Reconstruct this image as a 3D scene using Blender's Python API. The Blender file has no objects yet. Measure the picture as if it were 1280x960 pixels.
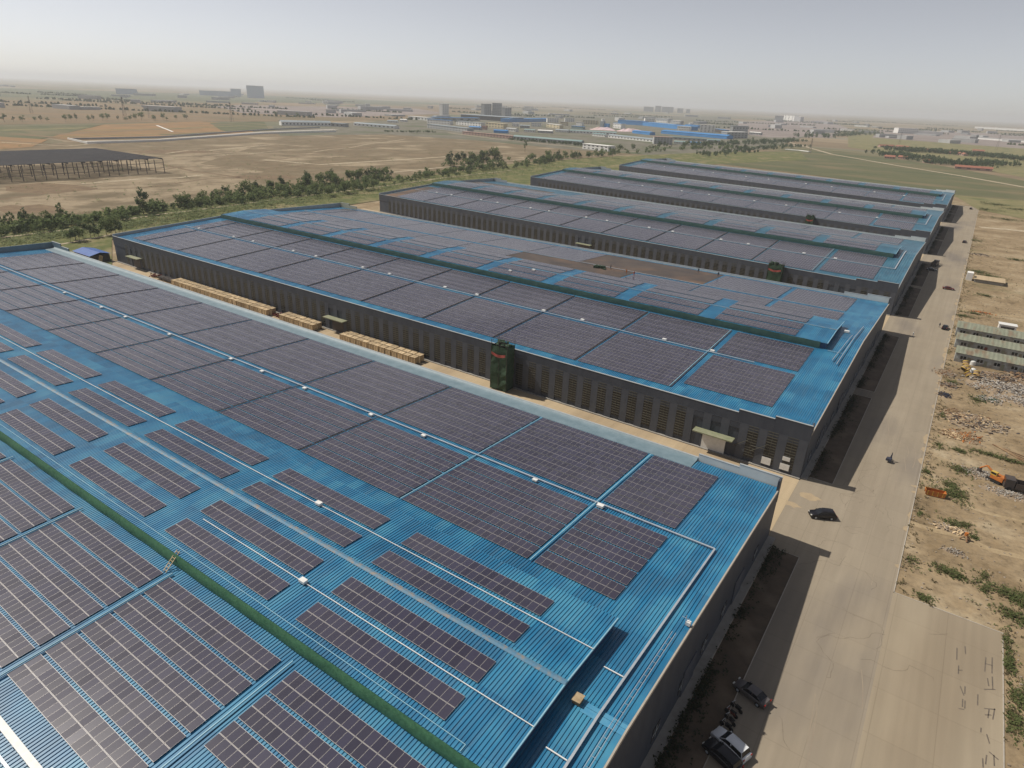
import bpy, math, random
import numpy as np
from mathutils import Matrix, Vector
R = random.Random(7)
sc = bpy.context.scene
C = sc.collection

# ------------------------------------------------------------------ camera, sky, sun, exposure
F = 813.98; CAM = np.array([14.577, -106.818, 70.233])
_y, _t, _r = math.radians(-33.7175), math.radians(-23.6788), math.radians(2.5053)
fwd = np.array([math.sin(_y)*math.cos(_t), math.cos(_y)*math.cos(_t), math.sin(_t)])
_rt = np.array([math.cos(_y), -math.sin(_y), 0.0]); _up = np.cross(_rt, fwd)
RT = _rt*math.cos(_r) + _up*math.sin(_r); UP = -_rt*math.sin(_r) + _up*math.cos(_r)
cd = bpy.data.cameras.new('camera'); cam = bpy.data.objects.new('camera', cd); C.objects.link(cam)
cd.sensor_width = 36; cd.lens = F/1280*36; cd.clip_start = .5; cd.clip_end = 90000
cam.matrix_world = Matrix(((RT[0], UP[0], -fwd[0], CAM[0]), (RT[1], UP[1], -fwd[1], CAM[1]), (RT[2], UP[2], -fwd[2], CAM[2]), (0, 0, 0, 1)))
sc.camera = cam

SUND = Vector((10.2, 1.9, -12.4)).normalized()          # the way the sunlight travels
sun_el = math.asin(-SUND.z); sun_az = math.atan2(-SUND.x, -SUND.y)   # azimuth clockwise from +y
w = bpy.data.worlds.new('World'); sc.world = w; w.use_nodes = True
nt = w.node_tree; nt.nodes.clear()
sky = nt.nodes.new('ShaderNodeTexSky'); sky.sky_type = 'NISHITA'; sky.sun_disc = False
sky.sun_elevation = sun_el; sky.sun_rotation = sun_az
sky.altitude = 0; sky.air_density = 0.55; sky.dust_density = 0.4; sky.ozone_density = 1.0
hs = nt.nodes.new('ShaderNodeHueSaturation'); hs.inputs['Saturation'].default_value = .4; hs.inputs['Value'].default_value = 1.0
bg = nt.nodes.new('ShaderNodeBackground'); bg.inputs[1].default_value = .095
wo = nt.nodes.new('ShaderNodeOutputWorld')
tint = nt.nodes.new('ShaderNodeVectorMath'); tint.operation = 'MULTIPLY'; tint.inputs[1].default_value = (1.055, 1.0, .955)   # smog: warm grey sky
nt.links.new(sky.outputs[0], hs.inputs['Color']); nt.links.new(hs.outputs[0], tint.inputs[0]); nt.links.new(tint.outputs[0], bg.inputs[0]); nt.links.new(bg.outputs[0], wo.inputs[0])
sl = bpy.data.lights.new('sun', 'SUN'); sl.energy = 3.95; sl.angle = math.radians(.6); sl.color = (1, .93, .82)
so = bpy.data.objects.new('sun', sl); C.objects.link(so); so.rotation_euler = SUND.to_track_quat('-Z', 'Y').to_euler()
so.location = (0, 0, 300)
sc.view_settings.view_transform = 'Standard'; sc.view_settings.look = 'None'; sc.view_settings.exposure = 0.14; sc.view_settings.gamma = 1
sc.view_settings.use_curve_mapping = False
sc.cycles.max_bounces = 5; sc.cycles.diffuse_bounces = 1; sc.cycles.glossy_bounces = 2; sc.cycles.volume_bounces = 1; sc.cycles.transparent_max_bounces = 6
sc.cycles.use_denoising = True

# ------------------------------------------------------------------ helpers
def at(u, v, z=0.0):
    """world point at height z seen at pixel (u, v) of the 1280x960 photo: used as a survey of the site"""
    d = fwd + RT*(u-640)/F - UP*(v-480)/F
    h = math.hypot(d[0], d[1]); t = -d[2]/h                     # beyond 7 km everything is laid out by direction only
    dist = min((CAM[2]-z)/max(t, 1e-6), 7000.0)
    return float(CAM[0]+d[0]/h*dist), float(CAM[1]+d[1]/h*dist)
def at_d(u, dist):
    """ground point at a given distance in the direction of picture column u near the horizon"""
    d = fwd + RT*(u-640)/F + UP*(480-125)/F
    h = math.hypot(d[0], d[1]); return float(CAM[0]+d[0]/h*dist), float(CAM[1]+d[1]/h*dist)

def tag(o, label=None, cat=None, group=None, kind=None):
    if label: o['label'] = label
    if cat: o['category'] = cat
    if group: o['group'] = group
    if kind: o['kind'] = kind
    return o
SKEW = 0.0      # the farther halls are laid out slightly askew: y grows toward their left ends
def sk(p): return (p[0], p[1]-SKEW*p[0], p[2]) if SKEW else p
def empty(name, loc=(0, 0, 0), rz=0):
    loc = sk(loc)
    o = bpy.data.objects.new(name, None); o.location = loc; o.rotation_euler.z = rz; o.empty_display_size = .3
    C.objects.link(o); return o
class MB:
    def __init__(s): s.v = []; s.f = []; s.m = []
    def poly(s, pts, m=0):
        n = len(s.v); s.v += [tuple(p) for p in pts]; s.f.append(tuple(range(n, n+len(pts)))); s.m.append(m); return s
    def grid(s, rows, m=0, closed=False):
        n = len(s.v); k = len(rows[0])
        for r in rows: s.v += [tuple(p) for p in r]
        for i in range(len(rows)-1):
            for j in range(k if closed else k-1):
                a = n+i*k+j; b = n+i*k+(j+1) % k
                s.f.append((a, b, b+k, a+k)); s.m.append(m)
        return s
    def box(s, x0, x1, y0, y1, z0, z1, m=0, bottom=True):
        n = len(s.v)
        s.v += [(x0,y0,z0),(x1,y0,z0),(x1,y1,z0),(x0,y1,z0),(x0,y0,z1),(x1,y0,z1),(x1,y1,z1),(x0,y1,z1)]
        fs = [(4,5,6,7),(0,1,5,4),(1,2,6,5),(2,3,7,6),(3,0,4,7)] + ([(3,2,1,0)] if bottom else [])
        for f in fs: s.f.append(tuple(n+i for i in f)); s.m.append(m)
        return s
    def cbox(s, cx, cy, z0, lx, ly, lz, rz=0, m=0, tilt=0):
        n = len(s.v); c, q = math.cos(rz), math.sin(rz)
        for z in (0, 1):
            for (a, b) in ((-1,-1),(1,-1),(1,1),(-1,1)):
                x = a*lx/2; y = b*ly/2; zz = z0+z*lz+x*tilt
                s.v.append((cx+x*c-y*q, cy+x*q+y*c, zz))
        for f in [(4,5,6,7),(0,1,5,4),(1,2,6,5),(2,3,7,6),(3,0,4,7),(3,2,1,0)]: s.f.append(tuple(n+i for i in f)); s.m.append(m)
        return s
    def tube(s, p, q, r, n=6, m=0, r2=None, cap=True):
        p = Vector(p); q = Vector(q); d = (q-p)
        if d.length < 1e-6: return s
        d.normalize(); a = d.orthogonal().normalized(); b = d.cross(a); r2 = r if r2 is None else r2
        k = len(s.v)
        for P, rr in ((p, r), (q, r2)):
            for i in range(n):
                t = 2*math.pi*i/n; s.v.append(tuple(P+a*(rr*math.cos(t))+b*(rr*math.sin(t))))
        for i in range(n): j = (i+1) % n; s.f.append((k+i, k+j, k+n+j, k+n+i)); s.m.append(m)
        if cap:
            s.f.append(tuple(k+n+i for i in range(n))); s.m.append(m); s.f.append(tuple(k+n-1-i for i in range(n))); s.m.append(m)
        return s
    def prism(s, prof, x0, x1, m=0):
        """profile of (y, z) pairs extruded along x"""
        n = len(s.v); k = len(prof)
        for x in (x0, x1): s.v += [(x, y, z) for y, z in prof]
        for i in range(k): j = (i+1) % k; s.f.append((n+i, n+j, n+k+j, n+k+i)); s.m.append(m)
        s.f.append(tuple(n+i for i in range(k))[::-1]); s.m.append(m); s.f.append(tuple(n+k+i for i in range(k))); s.m.append(m)
        return s
    def build(s, name, mats, parent=None, loc=(0, 0, 0), rz=0, smooth=False):
        loc = sk(loc); me = bpy.data.meshes.new(name); me.from_pydata([sk(p) for p in s.v] if SKEW else s.v, [], s.f)
        mats = mats if isinstance(mats, (list, tuple)) else [mats]
        for x in mats: me.materials.append(x)
        if len(mats) > 1: me.polygons.foreach_set('material_index', s.m)
        if smooth: me.polygons.foreach_set('use_smooth', [True]*len(s.f))
        me.update()
        o = bpy.data.objects.new(name, me); C.objects.link(o); o.location = loc; o.rotation_euler.z = rz
        if parent: o.parent = parent
        return o
def kids(o): return [c for c in bpy.data.objects if c.parent == o]
def dup(src, children, loc, rz=0, label=None, group=None, scale=None):
    """copy a thing; children = list of (part, [sub-parts])"""
    r = src.copy(); C.objects.link(r); r.location = loc; r.rotation_euler.z = rz
    if label: r['label'] = label
    if group: r['group'] = group
    if scale: r.scale = scale
    for ch, subs in children:
        c = ch.copy(); C.objects.link(c); c.parent = r
        for g in subs: d = g.copy(); C.objects.link(d); d.parent = c
    return r
ORD = ['first','second','third','fourth','fifth','sixth','seventh','eighth','ninth','tenth','eleventh','twelfth','thirteenth','fourteenth','fifteenth','sixteenth','seventeenth','eighteenth','nineteenth','twentieth']
def ordn(i):
    if i < 20: return ORD[i]
    t, k = divmod(i+1, 10); T = {2:'twent',3:'thirt',4:'fort',5:'fift',6:'sixt',7:'sevent',8:'eight',9:'ninet'}
    if t >= 10: return ('hundred ' + (ordn(i-100) if i >= 100 else '')).strip() if i >= 100 else 'hundredth'
    return T[t]+'ieth' if k == 0 else T[t]+'y '+ORD[k-1]

# ------------------------------------------------------------------ materials
def nodes(name):
    m = bpy.data.materials.new(name); m.use_nodes = True; n = m.node_tree
    return m, n, n.nodes['Principled BSDF']
def mat(name, c1, c2=None, sc_=1.0, rough=.7, metal=0., bump=0., bsc=None, det=6, rnd=0., stretch=None, spec=None, mix=.5, obj=False, lo=.35, hi=.65, c3=None, sc3=.1, nr=.65):
    m, n, p = nodes(name); N = n.nodes.new; L = n.links.new
    p.inputs['Roughness'].default_value = rough; p.inputs['Metallic'].default_value = metal
    if spec is not None: p.inputs['Specular IOR Level'].default_value = spec
    p.inputs['Base Color'].default_value = (*c1, 1)
    if obj: tc = N('ShaderNodeTexCoord'); src = tc.outputs['Object']
    else: tc = N('ShaderNodeNewGeometry'); src = tc.outputs['Position']
    if stretch:
        mp = N('ShaderNodeMapping'); mp.inputs['Scale'].default_value = stretch; L(src, mp.inputs[0]); src = mp.outputs[0]
    col = None
    if c2:
        nz = N('ShaderNodeTexNoise'); nz.inputs['Scale'].default_value = sc_; nz.inputs['Detail'].default_value = det; nz.inputs['Roughness'].default_value = nr
        L(src, nz.inputs['Vector'])
        mr = N('ShaderNodeMapRange'); mr.inputs[1].default_value = lo; mr.inputs[2].default_value = hi; L(nz.outputs[0], mr.inputs[0])
        mx = N('ShaderNodeMix'); mx.data_type = 'RGBA'; mx.inputs[6].default_value = (*c1, 1); mx.inputs[7].default_value = (*c2, 1)
        L(mr.outputs[0], mx.inputs[0]); col = mx.outputs[2]
        if c3:
            nz2 = N('ShaderNodeTexNoise'); nz2.inputs['Scale'].default_value = sc3; nz2.inputs['Detail'].default_value = 5; L(src, nz2.inputs['Vector'])
            mr2 = N('ShaderNodeMapRange'); mr2.inputs[1].default_value = .5; mr2.inputs[2].default_value = .68; L(nz2.outputs[0], mr2.inputs[0])
            mx2 = N('ShaderNodeMix'); mx2.data_type = 'RGBA'; L(col, mx2.inputs[6]); mx2.inputs[7].default_value = (*c3, 1); L(mr2.outputs[0], mx2.inputs[0]); col = mx2.outputs[2]
    if rnd:
        oi = N('ShaderNodeObjectInfo'); mr = N('ShaderNodeMapRange'); mr.inputs[3].default_value = 1-rnd; mr.inputs[4].default_value = 1+rnd
        L(oi.outputs['Random'], mr.inputs[0]); vm = N('ShaderNodeVectorMath'); vm.operation = 'SCALE'; L(mr.outputs[0], vm.inputs['Scale'])
        if col: L(col, vm.inputs[0])
        else: vm.inputs[0].default_value = c1
        col = vm.outputs[0]
    if col: L(col, p.inputs['Base Color'])
    if bump:
        nb = N('ShaderNodeTexNoise'); nb.inputs['Scale'].default_value = bsc or sc_*4; nb.inputs['Detail'].default_value = 5; L(src, nb.inputs['Vector'])
        b = N('ShaderNodeBump'); b.inputs['Strength'].default_value = bump; b.inputs['Distance'].default_value = .1; L(nb.outputs[0], b.inputs['Height']); L(b.outputs[0], p.inputs['Normal'])
    return m
def lin(r, g, b):
    return tuple(((x/255)/12.92 if x/255 <= .04045 else ((x/255+.055)/1.055)**2.4) for x in (r, g, b))

def roof_mat(name, base, dark, light):
    m, n, p = nodes(name); N = n.nodes.new; L = n.links.new
    g = N('ShaderNodeNewGeometry'); sx = N('ShaderNodeSeparateXYZ'); L(g.outputs['Position'], sx.inputs[0])
    # each roofing sheet is about 0.9 m wide and 12 m long and has aged a little differently
    def snap(sock, step):
        a = N('ShaderNodeMath'); a.operation = 'DIVIDE'; a.inputs[1].default_value = step; L(sock, a.inputs[0])
        b = N('ShaderNodeMath'); b.operation = 'FLOOR'; L(a.outputs[0], b.inputs[0]); return b.outputs[0]
    cx = N('ShaderNodeCombineXYZ'); L(snap(sx.outputs[0], 1.8), cx.inputs[0]); L(snap(sx.outputs[1], 6.1), cx.inputs[1])
    wn = N('ShaderNodeTexWhiteNoise'); wn.noise_dimensions = '2D'; L(cx.outputs[0], wn.inputs['Vector'])
    mp = N('ShaderNodeMapping'); mp.inputs['Scale'].default_value = (.09, .16, .1); L(g.outputs['Position'], mp.inputs[0])
    nz = N('ShaderNodeTexNoise'); nz.inputs['Scale'].default_value = 1; nz.inputs['Detail'].default_value = 3; L(mp.outputs[0], nz.inputs['Vector'])
    mm = N('ShaderNodeMath'); mm.operation = 'MULTIPLY_ADD'; mm.inputs[1].default_value = .30; L(wn.outputs[0], mm.inputs[0]); L(nz.outputs[0], mm.inputs[2])
    rp = N('ShaderNodeValToRGB'); rp.color_ramp.elements[0].position = .42; rp.color_ramp.elements[0].color = (*dark, 1)
    rp.color_ramp.elements[1].position = .95; rp.color_ramp.elements[1].color = (*light, 1)
    e = rp.color_ramp.elements.new(.66); e.color = (*base, 1)
    L(mm.outputs[0], rp.inputs[0])
    # dust
    mp2 = N('ShaderNodeMapping'); mp2.inputs['Scale'].default_value = (1.6, .12, 1); L(g.outputs['Position'], mp2.inputs[0])
    n2 = N('ShaderNodeTexNoise'); n2.inputs['Scale'].default_value = 1.3; n2.inputs['Detail'].default_value = 6; L(mp2.outputs[0], n2.inputs['Vector'])
    mr = N('ShaderNodeMapRange'); mr.inputs[1].default_value = .42; mr.inputs[2].default_value = .78; mr.inputs[4].default_value = .38; L(n2.outputs[0], mr.inputs[0])
    mx = N('ShaderNodeMix'); mx.data_type = 'RGBA'; L(mr.outputs[0], mx.inputs[0]); L(rp.outputs[0], mx.inputs[6]); mx.inputs[7].default_value = (.12, .21, .27, 1)
    # end laps of the sheets every twelve metres, and scuffed, slightly rusty spots
    dv = N('ShaderNodeMath'); dv.operation = 'DIVIDE'; dv.inputs[1].default_value = 12.2; L(sx.outputs[1], dv.inputs[0])
    fr = N('ShaderNodeMath'); fr.operation = 'FRACT'; L(dv.outputs[0], fr.inputs[0])
    lt = N('ShaderNodeMath'); lt.operation = 'LESS_THAN'; lt.inputs[1].default_value = .011; L(fr.outputs[0], lt.inputs[0])
    l2 = N('ShaderNodeMath'); l2.operation = 'MULTIPLY'; l2.inputs[1].default_value = .55; L(lt.outputs[0], l2.inputs[0])
    m2 = N('ShaderNodeMix'); m2.data_type = 'RGBA'; L(l2.outputs[0], m2.inputs[0]); L(mx.outputs[2], m2.inputs[6]); m2.inputs[7].default_value = (*dark, 1)
    n3 = N('ShaderNodeTexNoise'); n3.inputs['Scale'].default_value = .9; n3.inputs['Detail'].default_value = 8; n3.inputs['Roughness'].default_value = .75; L(g.outputs['Position'], n3.inputs['Vector'])
    mr3 = N('ShaderNodeMapRange'); mr3.inputs[1].default_value = .66; mr3.inputs[2].default_value = .74; mr3.inputs[4].default_value = .45; L(n3.outputs[0], mr3.inputs[0])
    m3 = N('ShaderNodeMix'); m3.data_type = 'RGBA'; L(mr3.outputs[0], m3.inputs[0]); L(m2.outputs[2], m3.inputs[6]); m3.inputs[7].default_value = (.16, .17, .17, 1)
    L(m3.outputs[2], p.inputs['Base Color']); p.inputs['Roughness'].default_value = .38
    return m
M = {}
M['roof'] = roof_mat('blue_roof_sheet', (.018, .172, .335), (.012, .122, .25), (.055, .26, .41))
M['roof_far'] = roof_mat('blue_roof_sheet_glare', (.028, .130, .205), (.020, .092, .150), (.048, .17, .245))  # duller blue for far halls, grazing sky glare put into the colour
def panel_mat():
    m, n, p = nodes('solar_cell'); N = n.nodes.new; L = n.links.new
    g = N('ShaderNodeNewGeometry'); oi = N('ShaderNodeObjectInfo')
    ad = N('ShaderNodeMath'); ad.operation = 'ADD'; L(g.outputs['Random Per Island'], ad.inputs[0]); L(oi.outputs['Random'], ad.inputs[1])
    fr = N('ShaderNodeMath'); fr.operation = 'FRACT'; L(ad.outputs[0], fr.inputs[0])
    rp = N('ShaderNodeValToRGB'); rp.color_ramp.elements[0].color = (.022, .020, .040, 1); rp.color_ramp.elements[1].color = (.038, .036, .068, 1)
    L(fr.outputs[0], rp.inputs[0])
    # dust film, patchy from row to row
    nz = N('ShaderNodeTexNoise'); nz.inputs['Scale'].default_value = .03; nz.inputs['Detail'].default_value = 8; L(g.outputs['Position'], nz.inputs['Vector'])
    mr = N('ShaderNodeMapRange'); mr.inputs[1].default_value = .35; mr.inputs[2].default_value = .7; mr.inputs[3].default_value = .05; mr.inputs[4].default_value = .28; L(nz.outputs[0], mr.inputs[0])
    mx = N('ShaderNodeMix'); mx.data_type = 'RGBA'; L(mr.outputs[0], mx.inputs[0]); L(rp.outputs[0], mx.inputs[6]); mx.inputs[7].default_value = (.18, .172, .195, 1)
    L(mx.outputs[2], p.inputs['Base Color']); p.inputs['Roughness'].default_value = .26; p.inputs['IOR'].default_value = 1.53
    # no two modules are bolted down at quite the same angle
    wn = N('ShaderNodeTexWhiteNoise'); wn.noise_dimensions = '1D'; L(fr.outputs[0], wn.inputs['W'])
    sb = N('ShaderNodeVectorMath'); sb.operation = 'SUBTRACT'; sb.inputs[1].default_value = (.5, .5, .5); L(wn.outputs['Color'], sb.inputs[0])
    sc2 = N('ShaderNodeVectorMath'); sc2.operation = 'SCALE'; sc2.inputs['Scale'].default_value = .035; L(sb.outputs[0], sc2.inputs[0])
    av = N('ShaderNodeVectorMath'); av.operation = 'ADD'; L(g.outputs['Normal'], av.inputs[0]); L(sc2.outputs[0], av.inputs[1])
    nv = N('ShaderNodeVectorMath'); nv.operation = 'NORMALIZE'; L(av.outputs[0], nv.inputs[0]); L(nv.outputs[0], p.inputs['Normal'])
    return m
M['cell'] = panel_mat()
M['frame'] = mat('aluminium_frame', (.42, .40, .39), rough=.5, metal=.3)
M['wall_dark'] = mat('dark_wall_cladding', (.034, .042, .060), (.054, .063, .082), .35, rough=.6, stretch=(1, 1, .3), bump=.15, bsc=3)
M['pier'] = mat('grey_pier_cladding', (.056, .064, .084), (.078, .086, .104), .25, rough=.7)
M['recess'] = mat('window_recess', (.014, .015, .017), rough=.35)
M['slat'] = mat('weathered_louvre', (.065, .062, .048), (.11, .105, .08), .3, rough=.75)
M['parapet_in'] = mat('parapet_inner_sheet', (.125, .19, .225), (.17, .24, .28), .5, rough=.55, stretch=(1, 1, .2))
M['coping'] = mat('parapet_coping', (.30, .33, .35), (.38, .40, .40), .7, rough=.5)
M['white_wall'] = mat('pale_parapet', (.60, .62, .60), (.70, .70, .66), .4, rough=.6)
M['cream_wall'] = mat('cream_parapet_lining', (.42, .38, .26), (.50, .46, .34), .3, rough=.7)
M['plinth'] = mat('concrete_plinth', (.25, .235, .21), (.32, .30, .27), .8, rough=.85)
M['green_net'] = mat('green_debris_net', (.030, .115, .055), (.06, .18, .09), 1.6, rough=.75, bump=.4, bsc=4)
M['dark_net'] = mat('dark_scaffold_net', (.016, .045, .022), (.035, .07, .035), 1.2, rough=.9, bump=.5, bsc=3)
M['white'] = mat('white_painted_metal', (.78, .78, .76), (.66, .66, .64), 1.5, rough=.45)
M['galv'] = mat('galvanised_tray', (.40, .45, .50), (.50, .53, .57), 1.2, rough=.4, metal=.3)
M['blue_line'] = mat('pale_blue_capping', (.20, .42, .55), (.30, .48, .56), .9, rough=.5)
M['ridge'] = mat('ridge_cap_dusty', (.045, .18, .31), (.15, .21, .25), .8, rough=.6, lo=.35, hi=.75, c3=(.22, .20, .18), sc3=1.5)
M['steel_dark'] = mat('dark_steel', (.05, .045, .045), (.08, .06, .05), 1., rough=.6)
M['timber'] = mat('raw_timber', (.40, .29, .165), (.60, .47, .30), 1.2, rough=.85, rnd=.3)
M['timber_dark'] = mat('timber_gap', (.22, .15, .08), rough=.9)
M['red'] = mat('red_cloth', (.30, .05, .04), (.42, .10, .08), 1., rough=.8)
M['rust'] = mat('rusty_orange', (.38, .11, .02), (.55, .20, .04), 1.2, rough=.7)
M['yellow'] = mat('yellow_paint', (.62, .42, .06), (.5, .34, .08), 1.2, rough=.6)
M['glass'] = mat('dark_glass', (.012, .014, .018), rough=.08)
M['tyre'] = mat('tyre_rubber', (.015, .015, .015), rough=.85)
M['car_black'] = mat('black_car_paint', (.012, .012, .016), rough=.22)
M['car_white'] = mat('white_car_paint', (.72, .74, .76), rough=.25)
M['car_grey'] = mat('grey_car_paint', (.10, .09, .09), rough=.35)
M['car_red'] = mat('dull_red_paint', (.16, .04, .03), rough=.4)
M['lamp'] = mat('headlamp_lens', (.55, .55, .5), rough=.15)
M['tail'] = mat('tail_lamp_lens', (.30, .012, .01), rough=.3)
M['cloth_dark'] = mat('dark_clothes', (.03, .035, .06), rough=.9)
M['skin'] = mat('skin', (.40, .24, .16), rough=.6)
M['dorm_roof'] = mat('grey_green_roof', (.19, .205, .15), (.25, .26, .195), .5, rough=.7, stretch=(1.5, .4, 1), c3=(.20, .15, .10), sc3=.35)
M['dorm_wall'] = mat('pale_prefab_wall', (.40, .43, .43), (.30, .32, .31), .8, rough=.7, c3=(.24, .21, .17), sc3=.5)
M['bwhite'] = mat('whitewashed_wall', (.80, .79, .76), (.72, .71, .68), .02, rough=.8)
M['bgrey'] = mat('grey_render', (.34, .35, .35), (.42, .42, .41), .02, rough=.85)
M['bhazed'] = mat('haze_blue_block', (.32, .40, .50), (.38, .45, .54), .01, rough=.5)  # skyline walls: distance haze put into the colour as pale blue
M['bcream'] = mat('cream_render', (.55, .47, .30), (.60, .52, .36), .02, rough=.85)
M['bpink'] = mat('pink_brick', (.40, .25, .20), (.46, .31, .26), .02, rough=.85)
M['roof_grey'] = mat('grey_metal_roof', (.24, .29, .32), (.32, .36, .38), .02, rough=.6)
M['roof_teal'] = mat('teal_metal_roof', (.17, .27, .27), (.25, .34, .33), .02, rough=.6)
M['roof_blue'] = mat('far_blue_roof', (.03, .20, .50), (.05, .26, .58), .02, rough=.5)
M['roof_red'] = mat('red_tile_roof', (.27, .10, .065), (.34, .14, .09), .05, rough=.85)
M['far_window'] = mat('far_window', (.05, .055, .06), rough=.3)
M['sack'] = mat('pink_white_sacks', (.72, .56, .60), (.60, .42, .36), .05, rough=.8)
M['trunk'] = mat('bark', (.10, .075, .05), (.15, .11, .08), 3, rough=.9, obj=True)
def leaf(name, a, b):
    m, n, p = nodes(name); N = n.nodes.new; L = n.links.new
    g = N('ShaderNodeNewGeometry'); oi = N('ShaderNodeObjectInfo'); ad = N('ShaderNodeMath'); ad.operation = 'MULTIPLY_ADD'; ad.inputs[1].default_value = .6
    ad2 = N('ShaderNodeMath'); ad2.operation = 'MULTIPLY'; ad2.inputs[1].default_value = .4; L(oi.outputs['Random'], ad2.inputs[0])
    L(g.outputs['Random Per Island'], ad.inputs[0]); L(ad2.outputs[0], ad.inputs[2])
    mx = N('ShaderNodeMix'); mx.data_type = 'RGBA'; L(ad.outputs[0], mx.inputs[0]); mx.inputs[6].default_value = (*a, 1); mx.inputs[7].default_value = (*b, 1)
    L(mx.outputs[2], p.inputs['Base Color']); p.inputs['Roughness'].default_value = .75; p.inputs['Specular IOR Level'].default_value = .2
    tr = N('ShaderNodeBsdfTranslucent'); L(mx.outputs[2], tr.inputs['Color']); ms = N('ShaderNodeMixShader'); ms.inputs[0].default_value = .4
    out = n.nodes['Material Output']; L(p.outputs[0], ms.inputs[1]); L(tr.outputs[0], ms.inputs[2]); L(ms.outputs[0], out.inputs['Surface'])
    return m
M['leaf_a'] = leaf('foliage_green', (.10, .145, .050), (.21, .245, .105))
M['leaf_b'] = leaf('foliage_light', (.12, .155, .052), (.23, .25, .11))
M['leaf_c'] = leaf('foliage_dark', (.068, .10, .046), (.14, .175, .078))
M['weed'] = leaf('weed_leaf', (.075, .105, .032), (.19, .205, .085))
M['dry'] = leaf('dry_stalk', (.12, .10, .05), (.22, .18, .10))
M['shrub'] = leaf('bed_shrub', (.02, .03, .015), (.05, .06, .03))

# ground: one sheet; dirt near the halls, patchwork fields farther out
def ground_mat():
    m, n, p = nodes('ground_dirt_and_fields'); N = n.nodes.new; L = n.links.new
    g = N('ShaderNodeNewGeometry'); pos = g.outputs['Position']
    def noise(s, det=5, st=None, rough=.6):
        src = pos
        if st: mp = N('ShaderNodeMapping'); mp.inputs['Scale'].default_value = st; L(pos, mp.inputs[0]); src = mp.outputs[0]
        z = N('ShaderNodeTexNoise'); z.inputs['Scale'].default_value = s; z.inputs['Detail'].default_value = det; z.inputs['Roughness'].default_value = rough; L(src, z.inputs['Vector']); return z.outputs[0]
    def ramp(sock, els):
        r = N('ShaderNodeValToRGB'); e = r.color_ramp.elements; e[0].position, e[0].color = els[0][0], (*els[0][1], 1); e[1].position, e[1].color = els[-1][0], (*els[-1][1], 1)
        for pz, c in els[1:-1]: k = e.new(pz); k.color = (*c, 1)
        L(sock, r.inputs[0]); return r.outputs[0]
    near = ramp(noise(.055, 9, rough=.68), [(.28, (.12, .09, .055)), (.42, (.235, .175, .105)), (.55, (.31, .238, .15)), (.72, (.44, .37, .26))])
    tex = ramp(noise(.6, 8, rough=.7), [(.3, (.60, .60, .60)), (.5, (1, 1, 1)), (.7, (1.2, 1.17, 1.12))])
    mu = N('ShaderNodeMix'); mu.data_type = 'RGBA'; mu.blend_type = 'MULTIPLY'; mu.inputs[0].default_value = 1; L(near, mu.inputs[6]); L(tex, mu.inputs[7])
    # vegetation film on the near dirt
    gv = N('ShaderNodeMapRange'); gv.inputs[1].default_value = .55; gv.inputs[2].default_value = .66; gv.inputs[4].default_value = .55; L(noise(.022, 9, rough=.72), gv.inputs[0])
    mg = N('ShaderNodeMix'); mg.data_type = 'RGBA'; L(gv.outputs[0], mg.inputs[0]); L(mu.outputs[2], mg.inputs[6]); mg.inputs[7].default_value = (.135, .135, .062, 1)
    # fields
    mp = N('ShaderNodeMapping'); mp.inputs['Rotation'].default_value = (0, 0, .35); mp.inputs['Scale'].default_value = (.0016, .0042, 1); L(pos, mp.inputs[0])
    vo = N('ShaderNodeTexVoronoi'); vo.distance = 'CHEBYCHEV'; vo.inputs['Scale'].default_value = 1; vo.inputs['Randomness'].default_value = .8; L(mp.outputs[0], vo.inputs['Vector'])
    sp = N('ShaderNodeSeparateColor'); L(vo.outputs['Color'], sp.inputs[0])
    fields = ramp(sp.outputs[0], [(.0, (.19, .15, .10)), (.25, (.25, .19, .125)), (.45, (.15, .145, .085)), (.6, (.28, .22, .15)), (.8, (.12, .13, .075)), (1., (.30, .255, .20))])
    st = ramp(noise(.004, 6, (1, 4, 1)), [(.3, (.75, .78, .75)), (.7, (1.2, 1.15, 1.1))])
    mf = N('ShaderNodeMix'); mf.data_type = 'RGBA'; mf.blend_type = 'MULTIPLY'; mf.inputs[0].default_value = 1; L(fields, mf.inputs[6]); L(st, mf.inputs[7])
    ln = N('ShaderNodeVectorMath'); ln.operation = 'LENGTH'; L(pos, ln.inputs[0])
    mr = N('ShaderNodeMapRange'); mr.inputs[1].default_value = 560; mr.inputs[2].default_value = 900; L(ln.outputs['Value'], mr.inputs[0])
    mz = N('ShaderNodeMix'); mz.data_type = 'RGBA'; L(mr.outputs[0], mz.inputs[0]); L(mg.outputs[2], mz.inputs[6]); L(mf.outputs[2], mz.inputs[7])
    L(mz.outputs[2], p.inputs['Base Color']); p.inputs['Roughness'].default_value = .95; p.inputs['Specular IOR Level'].default_value = .15
    b = N('ShaderNodeBump'); b.inputs['Strength'].default_value = .5; b.inputs['Distance'].default_value = .25; L(noise(.8, 8, rough=.7), b.inputs['Height']); L(b.outputs[0], p.inputs['Normal'])
    return m
M['ground'] = ground_mat()
def field_mat(name, a, b, s=.02, c3=None, st=(1, 1, 1), bump=.3, sc3=.006):
    return mat(name, a, b, s, rough=.95, stretch=st, bump=bump, bsc=.5, spec=.1, lo=.41, hi=.59, det=12, c3=c3, sc3=sc3, nr=.78)
M['cleared'] = field_mat('cleared_land', (.215, .165, .105), (.13, .105, .062), .022, (.33, .265, .18), (1, .8, 1), sc3=.022)
M['cleared2'] = field_mat('pale_bare_land', (.33, .265, .18), (.20, .155, .10), .03, (.15, .12, .075), (1, .8, 1), sc3=.03)
M['track'] = field_mat('pale_dirt_track', (.50, .43, .32), (.36, .29, .20), .2)
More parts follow.
